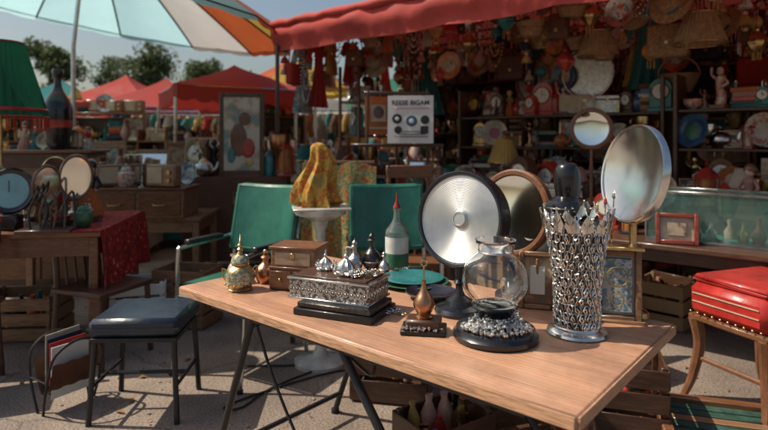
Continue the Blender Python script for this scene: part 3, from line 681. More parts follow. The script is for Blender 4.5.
def stool(name,loc,rz,top,wd,dp,pad,leg,padh=.06,legr=.014):
    b=B(); b.box((0,0,top-padh/2),(wd,dp,padh),pad,padh*.38); b.box((0,0,top-padh-.012),(wd*.97,dp*.97,.022),leg)
    b.tube([(-wd/2,-dp/2,top-padh*.5),(wd/2,-dp/2,top-padh*.5),(wd/2,dp/2,top-padh*.5),(-wd/2,dp/2,top-padh*.5)],.005,pad,6,True)
    for sx in(-1,1):
        for sy in(-1,1): b.tube([(sx*wd*.44,sy*dp*.43,top-padh),(sx*wd*.49,sy*dp*.49,0)],legr,leg,8)
        b.tube([(sx*wd*.47,-dp*.46,top*.35),(sx*wd*.47,dp*.46,top*.35)],legr*.7,leg,6)
    b.tube([(-wd*.47,0,top*.35),(wd*.47,0,top*.35)],legr*.7,leg,6)
    return b.obj(name,loc,rz)
stool('navy_vinyl_stool',(-1.20,2.84,0),.05,.50,.42,.38,navy,blackm,.09)
redv=mat('red_vinyl',(.46,.03,.022),.36,scale=9,var=.45,bump=.35,coat=.2)
b=B()
b.box((0,0,.50),(.52,.42,.17),redv,.045); b.box((0,0,.405),(.51,.41,.03),teak,.006); b.box((0,0,.60),(.47,.37,.04),redv,.018)
b.tube([(-.235,-.185,.60),(.235,-.185,.60),(.235,.185,.60),(-.235,.185,.60)],.006,redv,6,True)
for i in range(14): x=-.25+i*.0385; b.sph((x*.95,-.211,.435),.006,brass,7,5)
for i in range(10): b.sph((-.261,-.18+i*.04,.435),.006,brass,7,5)
for z in(.49,.53): b.tube([(-.262,-.17,z),(-.262,.17,z)],.003,CER[1],5); b.tube([(-.22,-.2125,z),(.22,-.2125,z)],.003,CER[1],5)
b.tube(smoothp([(-.07,-.215,.51),(-.04,-.24,.54),(.04,-.24,.54),(.07,-.215,.51)],4),.007,steel,6)
for sx in(-1,1):
    for sy in(-1,1):
        b.tube(smoothp([(sx*.23,sy*.18,.40),(sx*.215,sy*.17,.27),(sx*.24,sy*.19,.1),(sx*.28,sy*.21,0)],4),[.034-.0016*i for i in range(13)],teak,8)
    b.tube([(sx*.22,-.17,.2),(sx*.22,.17,.2)],.012,teak,7)
b.obj('red_upholstered_stool',(1.93,2.85,0),.35,1.05)
b=B(); wp=CER[0]
b.lathe([(0,0),(.16,0),(.16,.02),(.05,.05),(.03,.1),(.03,.8),(.05,.86),(.15,.9),(.16,.92),(.16,.935),(0,.935)],wp,32); b.box((0,0,.942),(.34,.3,.012),wp)
b.obj('white_pedestal_table',(-.385,3.4,0),.2)
b=B()
yc=mat('yellow_shawl',(.62,.38,.04),.9,c2=[(.5,.3,.05),(.6,.4,.07),(.42,.1,.03),(.6,.38,.06),(.35,.28,.1)],scale=8,bump=.4,translucent=.15)
def drape(u,v):
    a=u*2*pi; r=.05+.08*v+.03*math.sin(7*a+3*v)*v**.6+.012*math.sin(17*a)*v; return (r*math.cos(a)+.02*math.sin(v*6),r*.8*math.sin(a),.36-.36*v**1.1*(1+.08*math.sin(3*a)))
b.grid(drape,96,20,yc); b.sph((0,0,.35),.05,yc,16,8,(1,.8,.7))
b.obj('yellow_shawl_on_stand',(-.40,3.42,.95))
b=B()
def cb(u,v): return ((u-.5)*.55,.03*math.sin(u*17)*v-.08*(v),1.18-.85*v+.02*math.sin(u*11))
b.grid(cb,30,14,CLOP[0]); b.grid(lambda u,v:((u-.5)*.55,.04+.02*math.sin(u*13)*v,1.18-.6*v+.02*math.sin(u*11)),30,10,CLOP[0])
b.tube([(-.26,.02,1.18),(.26,.02,1.18)],.02,walnut,8)
for x in(-.24,.24):
    for y in(.02,-.4): b.tube([(x,y,0),(x,y,1.16 if y>0 else .45)],.018,walnut,8)
b.box((0,-.2,.45),(.5,.44,.04),walnut)
b.obj('floral_covered_chair',(-.33,4.1,0),-.1)
def wood_chair(loc,rz,mt=walnut,h=.92):
    b=B(); b.box((0,0,.44),(.42,.4,.03),mt,.008)
    for sx in(-1,1):
        b.tube([(sx*.18,-.17,.43),(sx*.19,-.19,0)],.017,mt,8); b.tube(smoothp([(sx*.2,.21,0),(sx*.18,.18,.44),(sx*.17,.24,h)],4),.017,mt,8)
        b.tube([(sx*.185,-.18,.2),(sx*.19,.19,.2)],.01,mt,6)
    b.box((0,.235,h-.05),(.38,.025,.1),mt,.01)
    for x in(-.1,-.033,.033,.1): b.tube([(x,.19,.45),(x,.235,h-.08)],.008,mt,6)
    return b.obj('wooden_chair',loc,rz)
wood_chair((.25,4.2,0),.2,teak,1.15); wood_chair((-.95,4.7,0),2.6,walnut); wood_chair((-1.75,3.5,0),1.2,walnut,.85); wood_chair((-2.3,2.95,0),.4,walnut,.85)
wood_chair((1.15,3.3,0),.5,walnut,.9)

# ------------------------------------------------------------------ left table group
def plain_table(name,loc,rz,L_,D,h,mt,apr=.1,cloth=None):
    b=B(); b.box((0,0,h-.0175),(L_,D,.035),mt,.005)
    if cloth is None:
        b.box((0,-D/2+.05,h-.035-apr/2),(L_-.12,.022,apr),mt); b.box((0,D/2-.05,h-.035-apr/2),(L_-.12,.022,apr),mt)
        for sx in(-1,1): b.box((sx*(L_/2-.05),0,h-.035-apr/2),(.022,D-.12,apr),mt)
    else:
        def sk(u,v):
            P=[(-L_/2,-D/2),(L_/2,-D/2),(L_/2,D/2),(-L_/2,D/2),(-L_/2,-D/2)]; per=[L_,D,L_,D]; t=u*sum(per); i=0
            while i<3 and t>per[i]: t-=per[i]; i+=1
            f=min(t/per[i],1); x=P[i][0]*(1-f)+P[i+1][0]*f; y=P[i][1]*(1-f)+P[i+1][1]*f; k=1+(.03+.02*math.sin(u*150))*v/max(L_,D)*1.2
            return (x*k*1.004,y*k*1.006,h+.004-v*(h*.85))
        b.grid(sk,200,4,cloth); b.box((0,0,h+.002),(L_*1.004,D*1.004,.004),cloth,.001)
    for sx in(-1,1):
        for sy in(-1,1): b.box((sx*(L_/2-.05),sy*(D/2-.05),(h-.036)/2),(.055,.055,h-.036),mt,.005)
    return b.obj(name,loc,rz)
plain_table('wooden_table',(-2.52,3.72,0),.16,1.5,.95,.8,teak,.12)
b=B()
redp=mat('red_patterned_cloth',(.6,.42,.28),.85,kind='floral',c2=[(.50,.04,.025),(.46,.03,.02),(.42,.025,.02),(.25,.02,.02)],scale=26,bump=.3,translucent=.15)
def rc(u,v):
    y=-.5+1.0*v
    if u>.5: x=.005+.03*math.sin(v*19+u*3)*(u-.5)*2+.05*(u-.5); z=.006-(u-.5)*.76-(.04*math.sin(v*7))*(u-.5)
    else: x=-.42+.84*u+.0; z=.006+.002*math.sin(v*30)
    return (x,y*(1.0 if u<.5 else 1+.05*(u-.5)),z)
b.grid(rc,26,60,redp)
b.obj('red_patterned_tablecloth',(-1.775,3.84,.80),.16,solid=.003)
b=B(); gs=mat('green_shade',(.015,.13,.06),.8,scale=6,var=.3,translucent=.25)
b.lathe([(0,0)]+sprof([(.11,0),(.1,.02),(.03,.06),(.07,.2),(.05,.33),(.015,.4),(.012,.72)]),brass,26)
shade(b,.70,1.18,.27,.13,gs,34,redv); b.ring((0,0,.745),.258,.012,redv,40,6)
for i in range(44):
    a=i*2*pi/44; b.cyl((.27*math.cos(a),.27*math.sin(a),.70),(.27*math.cos(a),.27*math.sin(a),.63),.004,CLO[0],5); b.sph((.27*math.cos(a),.27*math.sin(a),.62),.009,CER[4],6,4)
b.obj('green_shade_lamp',(-2.48,3.62,.80))
b=B(); T=Matrix.Translation((0,0,.24))@face_mat(.25,-1,.1)
b.lathe([(0,-.03),(.13,-.03),(.14,0),(.13,.02),(.115,.01),(0,.008)],blackp,36,T); b.lathe([(0,.011),(.105,.011)],mat('clock_face_teal',(.22,.42,.46),.3,var=.2),32,T); b.box((0,0,.05),(.12,.08,.1),blackp,.01)
b.box((.02,-.045,.27),(.006,.004,.07),blackm); b.obj('round_table_clock',(-2.28,3.42,.80))
def oval_mirror(name,loc,rz,w,h,mt,post=.18):
    b=B(); zc=post+h/2
    b.lathe([(0,0),(w*.45,0),(w*.42,.02),(.03,.04),(.014,.06),(.014,post)],mt,20)
    T=Matrix.Translation((0,0,zc))@Matrix.Rotation(pi/2+.12,4,'X')@Matrix.Diagonal((w/2,h/2,1,1))
    b.lathe([(0,0),(.86,0)],mirrorm,32,T); b.lathe([(.85,-.005),(.87,.012),(.95,.018),(1,.008),(1,-.012),(0,-.016)],mt,32,T)
    return b.obj(name,loc,rz)
oval_mirror('carved_mirror',(-2.08,3.45,.80),.9,.17,.26,walnut,.14); oval_mirror('carved_mirror',(-1.99,3.62,.80),.6,.2,.3,teak,.16)
oval_mirror('brass_mirror',(-2.2,3.75,.80),.5,.18,.24,brass,.2)
b=B()
for k in range(4): b.tube(smoothp([(-.09+.06*k,0,0),(-.1+.06*k,0,.12),(-.05+.06*k,.02,.24),(0+.05*k,0,.14),(-.02+.06*k,-.02,.02)],4),.007,[blackm,walnut,darksilver,blackm][k],6)
b.box((0,0,.01),(.3,.16,.02),walnut); b.obj('iron_scroll_rack',(-2.02,3.36,.80),.2)
for i in range(26):
    x=U(-.65,.6);y=U(-.35,.38); c,s_=math.cos(.16),math.sin(.16)
    put(ch(TALL if y>0 else [g_jar,g_candle,g_box,g_bottle,g_bowl,g_statue]),-2.52+x*c-y*s_,3.72+x*s_+y*c,.809 if x>.3 else .801,U(.1,.2) if y<.05 else U(.2,.42),U(-.5,.5))
def crate(loc,rz,w,d,h,mt,name='wooden_crate'):
    b=B(); n=max(2,int(h/.09))
    for k in range(n):
        z=(k+.5)*h/n
        for sy in(-1,1): b.box((0,sy*d/2,z),(w,.012,h/n*.82),mt)
        for sx in(-1,1): b.box((sx*w/2,0,z),(.012,d-.014,h/n*.82),mt)
    b.box((0,0,.008),(w-.014,d-.014,.012),mt)
    for sx in(-1,1):
        for sy in(-1,1): b.box((sx*(w/2-.02),sy*(d/2-.02),h/2+.002),(.024,.024,h),mt)
    for i in range(12):
        x,y=U(-.35,.35)*w,U(-.35,.35)*d; r=U(.018,.035); z=h*.45; q=ch(CER[1:]+[brass,copper,gglass]); k=U(.7,1.4)
        b.lathe([(0,z),(r,z),(r*1.1,z+r*2*k),(r*.4,z+r*3.4*k),(r*.5,z+r*4*k),(0,z+r*4*k)],q,10,Matrix.Translation((x,y,0))@Matrix.Rotation(U(-.15,.15),4,'X'))
    return b.obj(name,loc,rz)
whitep=mat('white_plastic',(.68,.68,.66),.45,var=.12)
crate((-1.78,4.0,0),.3,.42,.34,.36,whitep,'white_plastic_crate'); crate((-2.5,3.9,0),.1,.5,.36,.3,oak); crate((-1.45,4.15,0),-.2,.4,.3,.42,oak)
# wire magazine rack with leather sling
b=B()
for sy in(-1,1):
    b.tube(smoothp([(-.15,sy*.03,.0),(-.16,sy*.1,.22),(-.13,sy*.13,.36),(0,sy*.14,.42),(.13,sy*.13,.36),(.16,sy*.1,.22),(.15,sy*.03,.0)],5),.008,blackm,7)
b.grid(lambda u,v:((u-.5)*.27,(v-.5)*.22,.10+.9*((v-.5)*2)**2*.22+.004*math.sin(u*20)),14,14,leath)
for k in range(4): b.box((0,-.04+.028*k,.23+.02*k),(.22,.006,.30),[paper,CLO[0],CLO[9],CLO[2]][k],.001,.05*k)
b.tube([(-.16,-.1,.2),(-.16,.1,.2)],.006,blackm,6); b.tube([(.16,-.1,.2),(.16,.1,.2)],.006,blackm,6)
b.obj('magazine_rack',(-1.62,2.86,0),1.0,.85)
plain_table('trestle_table',(-2.35,5.15,0),.05,1.5,.7,.68,oak)
b=B(); b.box((0,0,.12),(1.16,.44,.24),oak,.005); b.box((0,0,.25),(1.2,.48,.022),teak,.006)
for x in(-.38,0,.38):
    b.box((x,-.224,.12),(.35,.014,.19),teak,.004); b.tube(smoothp([(x-.05,-.235,.13),(x-.04,-.255,.115),(x+.04,-.255,.115),(x+.05,-.235,.13)],3),.005,brass,6)
b.obj('drawer_chest',(-2.3,4.98,.681),.04)
for i in range(24): put(ch([g_bowl,g_jar,g_candle,g_box,g_books,g_statue,g_vase,g_plate,g_radio,g_clock,g_frame,g_bottle]),-2.86+i*.048,4.98+U(-.16,.17),.944,U(.12,.28),U(-.5,.5))
b=B(); b.box((0,0,.63),(.8,.42,1.2),walnut,.008); b.box((0,0,1.245),(.86,.46,.03),teak,.006)
for sx in(-1,1): b.box((sx*.195,-.214,.6),(.37,.012,1.0),teak,.005); b.sph((sx*.03,-.23,.65),.014,brass,9,6)
b.obj('wooden_cabinet',(-3.1,5.25,0),.1)
b=B(); b.lathe([(0,0)]+sprof([(.07,0),(.10,.08),(.125,.25),(.115,.42),(.05,.54),(.032,.6),(.03,.66)])+[(.045,.68),(.05,.72),(.04,.74),(.028,.74),(.025,.66)],blackp,30)
b.lathe([(.124,.2),(.126,.25),(.124,.33),(.121,.36)],CER[4],30); b.ring((0,0,.52),.058,.006,CER[4],28,6); b.obj('black_and_red_floor_vase',(-3.0,5.15,1.262))
for i in range(7): put(ch(TALL),-3.4+i*.1,5.3,1.262,U(.15,.35))

# ------------------------------------------------------------------ parasols & tents
def fab(name,c,t=.45,var=.18): return mat(name,c,.85,scale=2.5,var=var,bump=.25,bscale=60,translucent=t)
pale=fab('pale_canvas',(.42,.66,.69),.75,.08); orng=fab('orange_canvas',(.68,.15,.045),.5); yel=fab('yellow_canvas',(.7,.48,.1),.5); whi=fab('white_canvas',(.76,.74,.68),.5,.08)
redc=fab('red_canvas',(.48,.06,.045),.3); redd=mat('red_canvas_heavy',(.55,.085,.07),.85,scale=2.5,var=.35,bump=.3,bscale=60,translucent=.09); grn=fab('green_canvas',(.05,.26,.18)); tealc=fab('teal_canvas',(.05,.28,.29))
def parasol(name,loc,r,zr,za,mats,n=8,val=.0,ribr=.009,a0=.2,strut=.55,tilt=0):
    b=B()
    b.M=Matrix.Translation((0,0,zr))@Matrix.Rotation(tilt,4,'Y')@Matrix.Translation((0,0,-zr))
    for k in range(n):
        mt=mats[k%len(mats)]
        def fn(u,v,k=k):
            a=a0+2*pi*(k+u)/n; edge=math.cos(pi/n)/math.cos((u-.5)*2*pi/n)
            rr=r*v*(edge*.4+.6)*(1-.04*math.sin(pi*u)*v); z=za-(za-zr)*(v**1.35)-.10*math.sin(pi*u)*v*(1-v)
            return (rr*math.cos(a),rr*math.sin(a),z)
        b.grid(fn,6,10,mt)
        if val:
            def f2(u,v,k=k):
                p=fn(u,1); return (p[0]*(1+.005*v),p[1]*(1+.005*v),p[2]-val*v*(.7+.3*abs(math.sin(u*pi*3))))
            b.grid(f2,18,2,mt)
        a=a0+2*pi*k/n
        b.tube([(r*v*math.cos(a),r*v*math.sin(a),za-(za-zr)*v**1.35-.012) for v in[i/8 for i in range(9)]],ribr,blackm,5)
        b.tube([(r*.5*math.cos(a),r*.5*math.sin(a),za-(za-zr)*.5**1.35-.02),(.03*math.cos(a),.03*math.sin(a),za-strut)],ribr*.8,blackm,5)
        a2=a+2*pi/n; b.tube([fn(0,1),fn(.5,1),fn(1,1)],ribr*.6,blackm,4)
        b.tube([(r*.5*math.cos(a),r*.5*math.sin(a),za-(za-zr)*.5**1.35-.02),(r*.5*math.cos(a2),r*.5*math.sin(a2),za-(za-zr)*.5**1.35-.02)],ribr*.5,blackm,4)
    top=b.M@Vector((0,0,za+.06)); b.M=Matrix()
    b.tube([(0,0,0.0),(0,0,zr-.5),tuple(top)],.025,steel,10); b.lathe([(0,0),(.22,0),(.22,.06),(.05,.09),(0,.09)],blackm,20)
    return b.obj(name,loc)
parasol('pale_striped_parasol',(-3.55,6.4,0),2.6,2.92,3.85,[orng,yel,orng,whi]+[pale]*10,14,val=.06,ribr=.014,a0=-.42,strut=.8,tilt=.165)
parasol('yellow_parasol',(-1.45,9.2,0),1.0,2.15,2.65,[yel,yel,orng],9,val=.08)
parasol('green_parasol',(-2.5,10.5,0),1.1,2.05,2.6,[grn,tealc,whi],9,val=.08)
def tent(name,loc,rz,w,d,ze,zp,mt,val=.22):
    b=B()
    for k in range(4):
        c=[(-w/2,-d/2),(w/2,-d/2),(w/2,d/2),(-w/2,d/2)]; p=c[k]; q=c[(k+1)%4]
        def fn(u,v,p=p,q=q):
            x=(p[0]*(1-u)+q[0]*u)*v; y=(p[1]*(1-u)+q[1]*u)*v; return (x,y,zp-(zp-ze)*v**.8-.06*math.sin(pi*u)*v*v)
        b.grid(fn,14,10,mt)
        def f2(u,v,fn=fn):
            P=fn(u,1); return (P[0]*1.003,P[1]*1.003,P[2]-val*v*(.8+.2*abs(math.sin(u*pi*8))))
        b.grid(f2,48,2,mt); b.tube([(p[0]*.98,p[1]*.98,0),(p[0]*.98,p[1]*.98,ze)],.022,steel,8)
        b.tube([(p[0]*.98,p[1]*.98,ze-.03),(q[0]*.98,q[1]*.98,ze-.03)],.015,steel,6)
    return b.obj(name,loc,rz)
tent('red_market_tent',(-4.9,12.6,0),.2,2.6,2.4,2.05,2.75,redc); tent('red_market_tent',(-6.9,15,0),-.1,3,3,2.2,3.1,redc)
tent('red_market_tent',(-2.3,8.6,0),.5,2.0,1.8,2.1,2.5,redc); tent('white_market_tent',(-1.9,14.5,0),.3,3,3,2.3,3.1,whi); tent('teal_market_tent',(-9.8,17,0),.3,3,3,2.3,3.2,tealc)
tent('green_market_tent',(.8,13,0),.1,3.2,3,2.3,3.1,grn)

# ------------------------------------------------------------------ big stall
E0=Vector((-1.06,5.9,0))
def S(t,d,z): p=E0+A*t+Bv*d; return (p.x,p.y,z)
SR=AZ
b=B(); LT=8.4
def wr(x,y): return noise.noise(Vector((x,y,0)))
def roof1(u,v): x=-.15+LT*u; d=1.6*v; return (x,d,2.56+.42*v-.07*abs(math.sin(x*pi/2.1))*math.sin(pi*v)+.02*wr(x*3,d*3))
def roof2(u,v): x=-.15+LT*u; d=1.6+1.5*v; return (x,d,2.98-.3*v-.07*abs(math.sin(x*pi/2.1))*math.sin(pi*v)+.02*wr(x*3,d*3))
b.grid(roof1,80,10,redd); b.grid(roof2,80,8,redd)
def val(u,v): x=-.15+LT*u; return (x,-.02-.035*math.sin(v*pi*1.5)+.02*wr(x*4,v*2)+.012*wr(x*14,v*4)*v,2.565-v*(.27+.02*abs(math.sin(x*3.1+wr(x,3))))+.02*wr(x*1.5,7))
b.grid(val,260,10,redd)
def valend(u,v): return (-.155-.01*math.sin(u*30),1.6*u,2.56+.42*u-v*.28)
b.grid(valend,30,4,redd)
b.grid(lambda u,v:(-.157,1.6+1.5*u,2.98-.3*u-v*.28),10,3,redd)
b.tube([(-.15+LT*i/60,-.03+.012*math.sin(i*1.7),2.575+.008*math.sin(i*2.3)) for i in range(61)],[.04+.008*math.sin(i*1.9) for i in range(61)],redd,10)
backf=mat('stall_back_fabric',(.07,.03,.025),.9,scale=4)
b.grid(lambda u,v:(-.1+LT*u,3.05+.03*math.sin(u*80),2.72*v),120,3,backf)
for x in(-.1,5.6,8.0):
    for d in(0,3.0): b.tube([(x,d,0),(x,d,2.56 if d==0 else 2.66)],.022,blackm if x>0 else walnut,8)
for x in(-.1,2.6,5.6,8.0): b.tube([(x,0,2.54),(x,1.6,2.93),(x,3,2.66)],.018,blackm,6)
for d,z in((.03,2.5),(.6,2.52),(1.0,2.55),(1.8,2.6),(2.3,2.6)): b.tube([(-.1,d,z),(8,d,z)],.012,blackm,6)
b.obj('red_stall_canopy',E0,SR)
def shelf_unit(name,t0,t1,d,dep,zs,mt,rz=0,hmin=.14,hmax=.33):
    p=S((t0+t1)/2,d,0); b=B(); Lh=t1-t0
    for z in zs: b.box((0,0,z-.011),(Lh-.05,dep,.022),mt)
    for sx in(-1,1): b.box((sx*Lh/2,0,(zs[-1]+.3)/2),(.03,dep+.01,zs[-1]+.3),mt)
    b.obj(name,p,SR)
    for k,z in enumerate(zs):
        gap=(zs[k+1]-z if k+1<len(zs) else .4)-.04; x=t0+.06
        while x<t1-.06:
            h=min(U(hmin,hmax),gap); fn=ch(GOODS)
            wd=.055+h*.25; q=S(x+wd*.5,d-U(0,.12),z+.001)
            put(fn,*q,h,SR+U(-.4,.4)); x+=wd*U(.7,1.0)
zs=[.75,1.12,1.45,1.78,2.1]
shelf_unit('display_shelf',.1,1.9,2.7,.38,zs,walnut); shelf_unit('display_shelf',1.95,3.8,2.7,.38,zs,teak); shelf_unit('display_shelf',3.85,5.6,2.7,.38,zs,walnut)
shelf_unit('display_rack',1.2,3.3,1.7,.35,[.9,1.28,1.6],walnut,hmax=.36)
shelf_unit('display_rack',3.45,5.2,1.5,.35,[.9,1.28,1.6],walnut,hmax=.36)
def st_table(name,t0,t1,d,dep,h,mt,cloth=None): plain_table(name,S((t0+t1)/2,d,0),SR,t1-t0,dep,h,mt,.08,cloth)
st_table('stall_counter',.9,3.0,.95,.6,.82,teak); st_table('stall_counter',3.05,5.4,1.05,.55,.8,walnut)
st_table('low_display_table',2.95,4.9,.28,.6,.70,walnut)
st_table('side_counter',-.5,.7,.7,1.1,.85,oak,CLO[4])
for i in range(46):
    t=U(.95,2.95); d=U(.75,1.2); put(ch(GOODS),*S(t,d,.821),U(.14,.42),SR+U(-.5,.5))
for i in range(30): put(ch(TALL+GOODS),*S(3.1+i*.078,1.05+U(-.2,.2),.801),U(.15,.42),SR+U(-.5,.5))
for i in range(44): put(ch(TALL+GOODS),*S(U(-.45,.65),U(.25,1.2),.855),U(.15,.45),SR+U(-.6,.6))
for t,h in((3.05,.2),(3.2,.26),(3.4,.3),(4.55,.28),(4.7,.2)): put(ch([g_vase,g_lantern,g_jar,g_statue,g_clock]),*S(t,.35+U(-.1,.1),.701),h,SR)
b=B()
for z in(.5,.95,1.4,1.8): b.box((0,0,z-.011),(.34,2.2,.022),teak)
for sy in(-1,1):
    for x in(-.15,.15): b.box((x,sy*1.11,1.1),(.03,.03,2.2),teak)
b.obj('side_display_shelf',S(.15,1.95,0),SR)
for z in(.5,.95,1.4,1.8):
    for i in range(16): put(ch(GOODS),*S(.13+U(-.06,.06),.95+i*.135,z+.001),U(.14,.34),SR-.9+U(-.5,.5))
for i in range(46): hang(ch([h_dress,h_dolls,h_beads,h_bag,h_hat,h_chime,h_plate,h_dolls,h_dress,h_lantern]),*S(U(-.08,.15),.06+i*.065,2.42+.007*i),U(.25,.85),SR-1.2)
for d,z,l in((.6,2.52,(.15,.4)),(1.0,2.55,(.25,.6)),(1.8,2.6,(.3,.9)),(2.3,2.6,(.25,1.0))):
    n=int(5.6/.12)
    for i in range(n): hang(ch(HANG),*S(.25+i*.12+U(-.03,.03),d+U(-.06,.06),z),U(*l),SR)
for t,d,h in((3.75,.75,.28),(2.95,.95,.27)):
    b=B(); b.cyl((0,0,.35),(0,0,-.1),.003,blackm,5); shade(b,-h,-.06,h*.62,h*.34,mat('wicker_shade',(.36,.22,.11),.8,scale=30,var=.5,translucent=.1),30,gold); b.sph((0,0,-h*.6),.04,CER[0],10,7); b.obj('pleated_lampshade',S(t,d,2.32),0)
for i in range(30):
    t=U(.3,5.2); d=U(.5,1.5)
    (crate(S(t,d,0),SR+U(-.4,.4),U(.3,.45),U(.25,.35),U(.2,.4),ch([oak,walnut,teak,cardb])) if i%2 else put(ch([g_basket,g_box,g_vase,g_books,g_radio]),*S(t,d,0),U(.25,.45),SR+U(-.5,.5)))
def sign(name,loc,rz,w,h,bgm,lines,tcol):
    e=bpy.data.objects.new(name,None); col.objects.link(e); e.location=loc; e.rotation_euler=(-.08,0,rz)
    b=B(); b.grid(lambda u,v:((u-.5)*w,-.004+.006*math.sin(u*5+v*3)*v*u*(1-u)*2,h*v),12,10,bgm); b.box((0,.004,h/2),(w,.006,h),bgm,.001); b.box((0,.03,h*.45),(.02,.05,h*.9),pine); o=b.obj('board'); o.parent=e
    for txt,sz,z in lines:
        c=bpy.data.curves.new('t','FONT'); c.body=txt; c.size=sz; c.align_x='CENTER'; c.extrude=.001; c.offset=.0015
        to=bpy.data.objects.new('t',c); me=bpy.data.meshes.new_from_object(to); ob=bpy.data.objects.new('lettering',me); col.objects.link(ob)
        bpy.data.objects.remove(to); me.materials.append(tcol); ob.parent=e; ob.location=(0,-.008,z); ob.rotation_euler=(pi/2,0,0)
    return e
sg=sign('paper_price_sign',(.235,5.0,1.32),-.12,.41,.43,paper,[('REESE BIGAM',.058,.345)],blackp)
b=B()
for x,z,r in((-.12,.22,.045),(-.11,.12,.035),(.01,.2,.05),(.13,.21,.04)): b.sph((x,-.0075,z),r,blackm if r!=.05 else CER[3],18,10,(1,.05,1))
b.box((.125,-.0075,.12),(.07,.004,.07),blackm,.01); b.sph((.01,-.0105,.2),.022,paper,14,8,(1,.08,1)); b.sph((-.12,-.0105,.22),.018,paper,14,8,(1,.08,1))
for i in range(3): b.box((.01,-.0075,.06+.022*i),(.3-.05*i,.004,.007),blackm,.001)
b.box((0,-.0075,.315),(.34,.004,.005),CER[4]); o=b.obj('printed_icons'); o.parent=sg
sg2=sign('orange_poster',(-.05,5.25,1.40),.1,.26,.36,CLO[1],[],paper)
b=B(); b.box((0,-.009,.2),(.14,.004,.16),CLO[2],.002); b.sph((0,-.012,.21),.05,CER[7],14,9,(1,.06,1.2)); b.box((0,-.009,.06),(.17,.004,.02),CLO[2],.001); o=b.obj('printed_picture'); o.parent=sg2
b=B()
for x in(-.3,.3): b.tube([(x,0,0),(x*.9,0,1.8)],.014,walnut,8)
b.box((0,-.012,1.30),(.85,.05,.03),walnut); b.box((0,.0,1.78),(.6,.02,.03),walnut); b.tube([(0,.35,0),(0,0,1.75)],.012,walnut,6); b.obj('display_easel',(.12,5.14,0),0)
b=B(); W_,D_,H_=.8,.34,.32
for sy in(-1,1): b.box((0,sy*(D_/2-.004),H_/2),(W_-.012,.006,H_-.02),tglass,.001)
for sx in(-1,1): b.box((sx*(W_/2-.004),0,H_/2),(.006,D_-.03,H_-.02),tglass,.001)
for z in(.008,H_-.006):
    for sy in(-1,1): b.box((0,sy*D_/2,z),(W_,.014,.018),steel,.002)
    for sx in(-1,1): b.box((sx*W_/2,0,z),(.014,D_-.016,.018),steel,.002)
for sx in(-1,1):
    for sy in(-1,1): b.box((sx*W_/2,sy*D_/2,H_/2),(.012,.012,H_-.03),steel,.002)
b.box((0,0,.01),(W_-.02,D_-.02,.008),CER[2])
for i in range(8):
    k=U(.7,1.3); b.lathe([(0,.015),(.03,.015),(.035*k,.06),(.012,.1*k),(.015,.14*k),(0,.14*k)],ch(CER+METS),12,Matrix.Translation((-.3+i*.085,U(-.08,.08),0)))
b.obj('glass_display_case',S(3.95,.33,.701),SR)
rw=mat('reddish_wood',(.25,.05,.03),.4,kind='wood',scale=5,stretch=(1,6,6),coat=.2)
b=B(); frame_into(b,.24,.19,.025,rw,CER[1],Matrix.Rotation(-.12,4,'X'),.06,PAINT[4]); b.box((0,.03,.012),(.22,.1,.02),rw)
b.obj('red_framed_picture_box',S(3.76,.06,.701),SR+.3)
disc_stand('round_wooden_mirror',S(2.95,.8,.821),.62,.17,(-.5,-1,.05),mirrorm,teak,.02,'flat',teak,.1,.035)
put(g_lamp,*S(2.1,.9,.821),.55,0)

b=B(); frame_into(b,.44,.82,.045,walnut,PAINT[1],Matrix(),.035,PAINT[2])
scr=mat('screen_paint',(.5,.44,.33),.6,c2=[(.52,.46,.36),(.4,.3,.2),(.16,.24,.22),(.54,.5,.38)],scale=5)
b.box((0,-.012,.41),(.35,.012,.73),scr,.001); b.sph((.03,-.02,.56),.06,CER[7],14,9,(1,.06,1.1)); b.sph((-.03,-.02,.35),.11,CER[7],16,10,(.75,.05,1.5)); b.sph((.06,-.02,.27),.07,CER[4],12,8,(1,.1,1.4)); b.sph((-.1,-.02,.2),.04,CER[2],12,8,(1,.1,2)); b.sph((.08,-.02,.13),.04,CER[9],12,8,(1,.1,1))
b.obj('painted_screen',(-1.42,5.6,1.0),.1)
plain_table('market_table',(-1.5,5.85,0),.1,1.0,.6,.98,walnut,.08,CLO[4])
for i in range(11): put(ch(TALL),-1.15+U(-.15,.15),5.8+U(-.2,.2),.986,U(.2,.45),U(-1,1))
for i in range(9): put(ch(TALL+GOODS),-1.85+U(-.1,.15),5.75+U(-.15,.2),.986,U(.2,.4),U(-1,1))

# ------------------------------------------------------------------ background stalls
cl=[CLO[0],CLO[2],CLO[3],CLO[4],CLO[6],CLO[9],CLOP[1]]
def mkt(x,y,rz,L_,h=.78,n=24,c=None,tall=.5):
    plain_table('market_table',(x,y,0),rz,L_,.75,h,oak,.08,c)
    for i in range(n):
        u=U(-.47,.47)*L_; v=U(-.32,.32); put(ch(GOODS+TALL),x+u*math.cos(rz)-v*math.sin(rz),y+u*math.sin(rz)+v*math.cos(rz),h+.006,U(.15,tall),rz+U(-.8,.8))
mkt(-3.6,6.5,.1,1.8,c=cl[1],n=32); mkt(-2.3,7.3,0,1.8,c=cl[2],n=32,tall=.6); mkt(-4.9,7.8,.1,2.2,c=cl[0],n=30,tall=.6); mkt(-3.6,9.3,0,2.2,c=cl[4],n=28,tall=.7)
mkt(-1.2,8.2,-.2,1.8,c=cl[3],n=28,tall=.6); mkt(-5.3,11.8,.1,2.4,c=cl[5],n=24,tall=.8); mkt(-2.6,11.5,0,2.4,c=cl[6],n=24,tall=.8,h=.9); mkt(-7.4,10.5,.2,2.4,c=cl[2],n=20,tall=.8); mkt(0,9.8,0,2,c=cl[0],n=22,tall=.7)
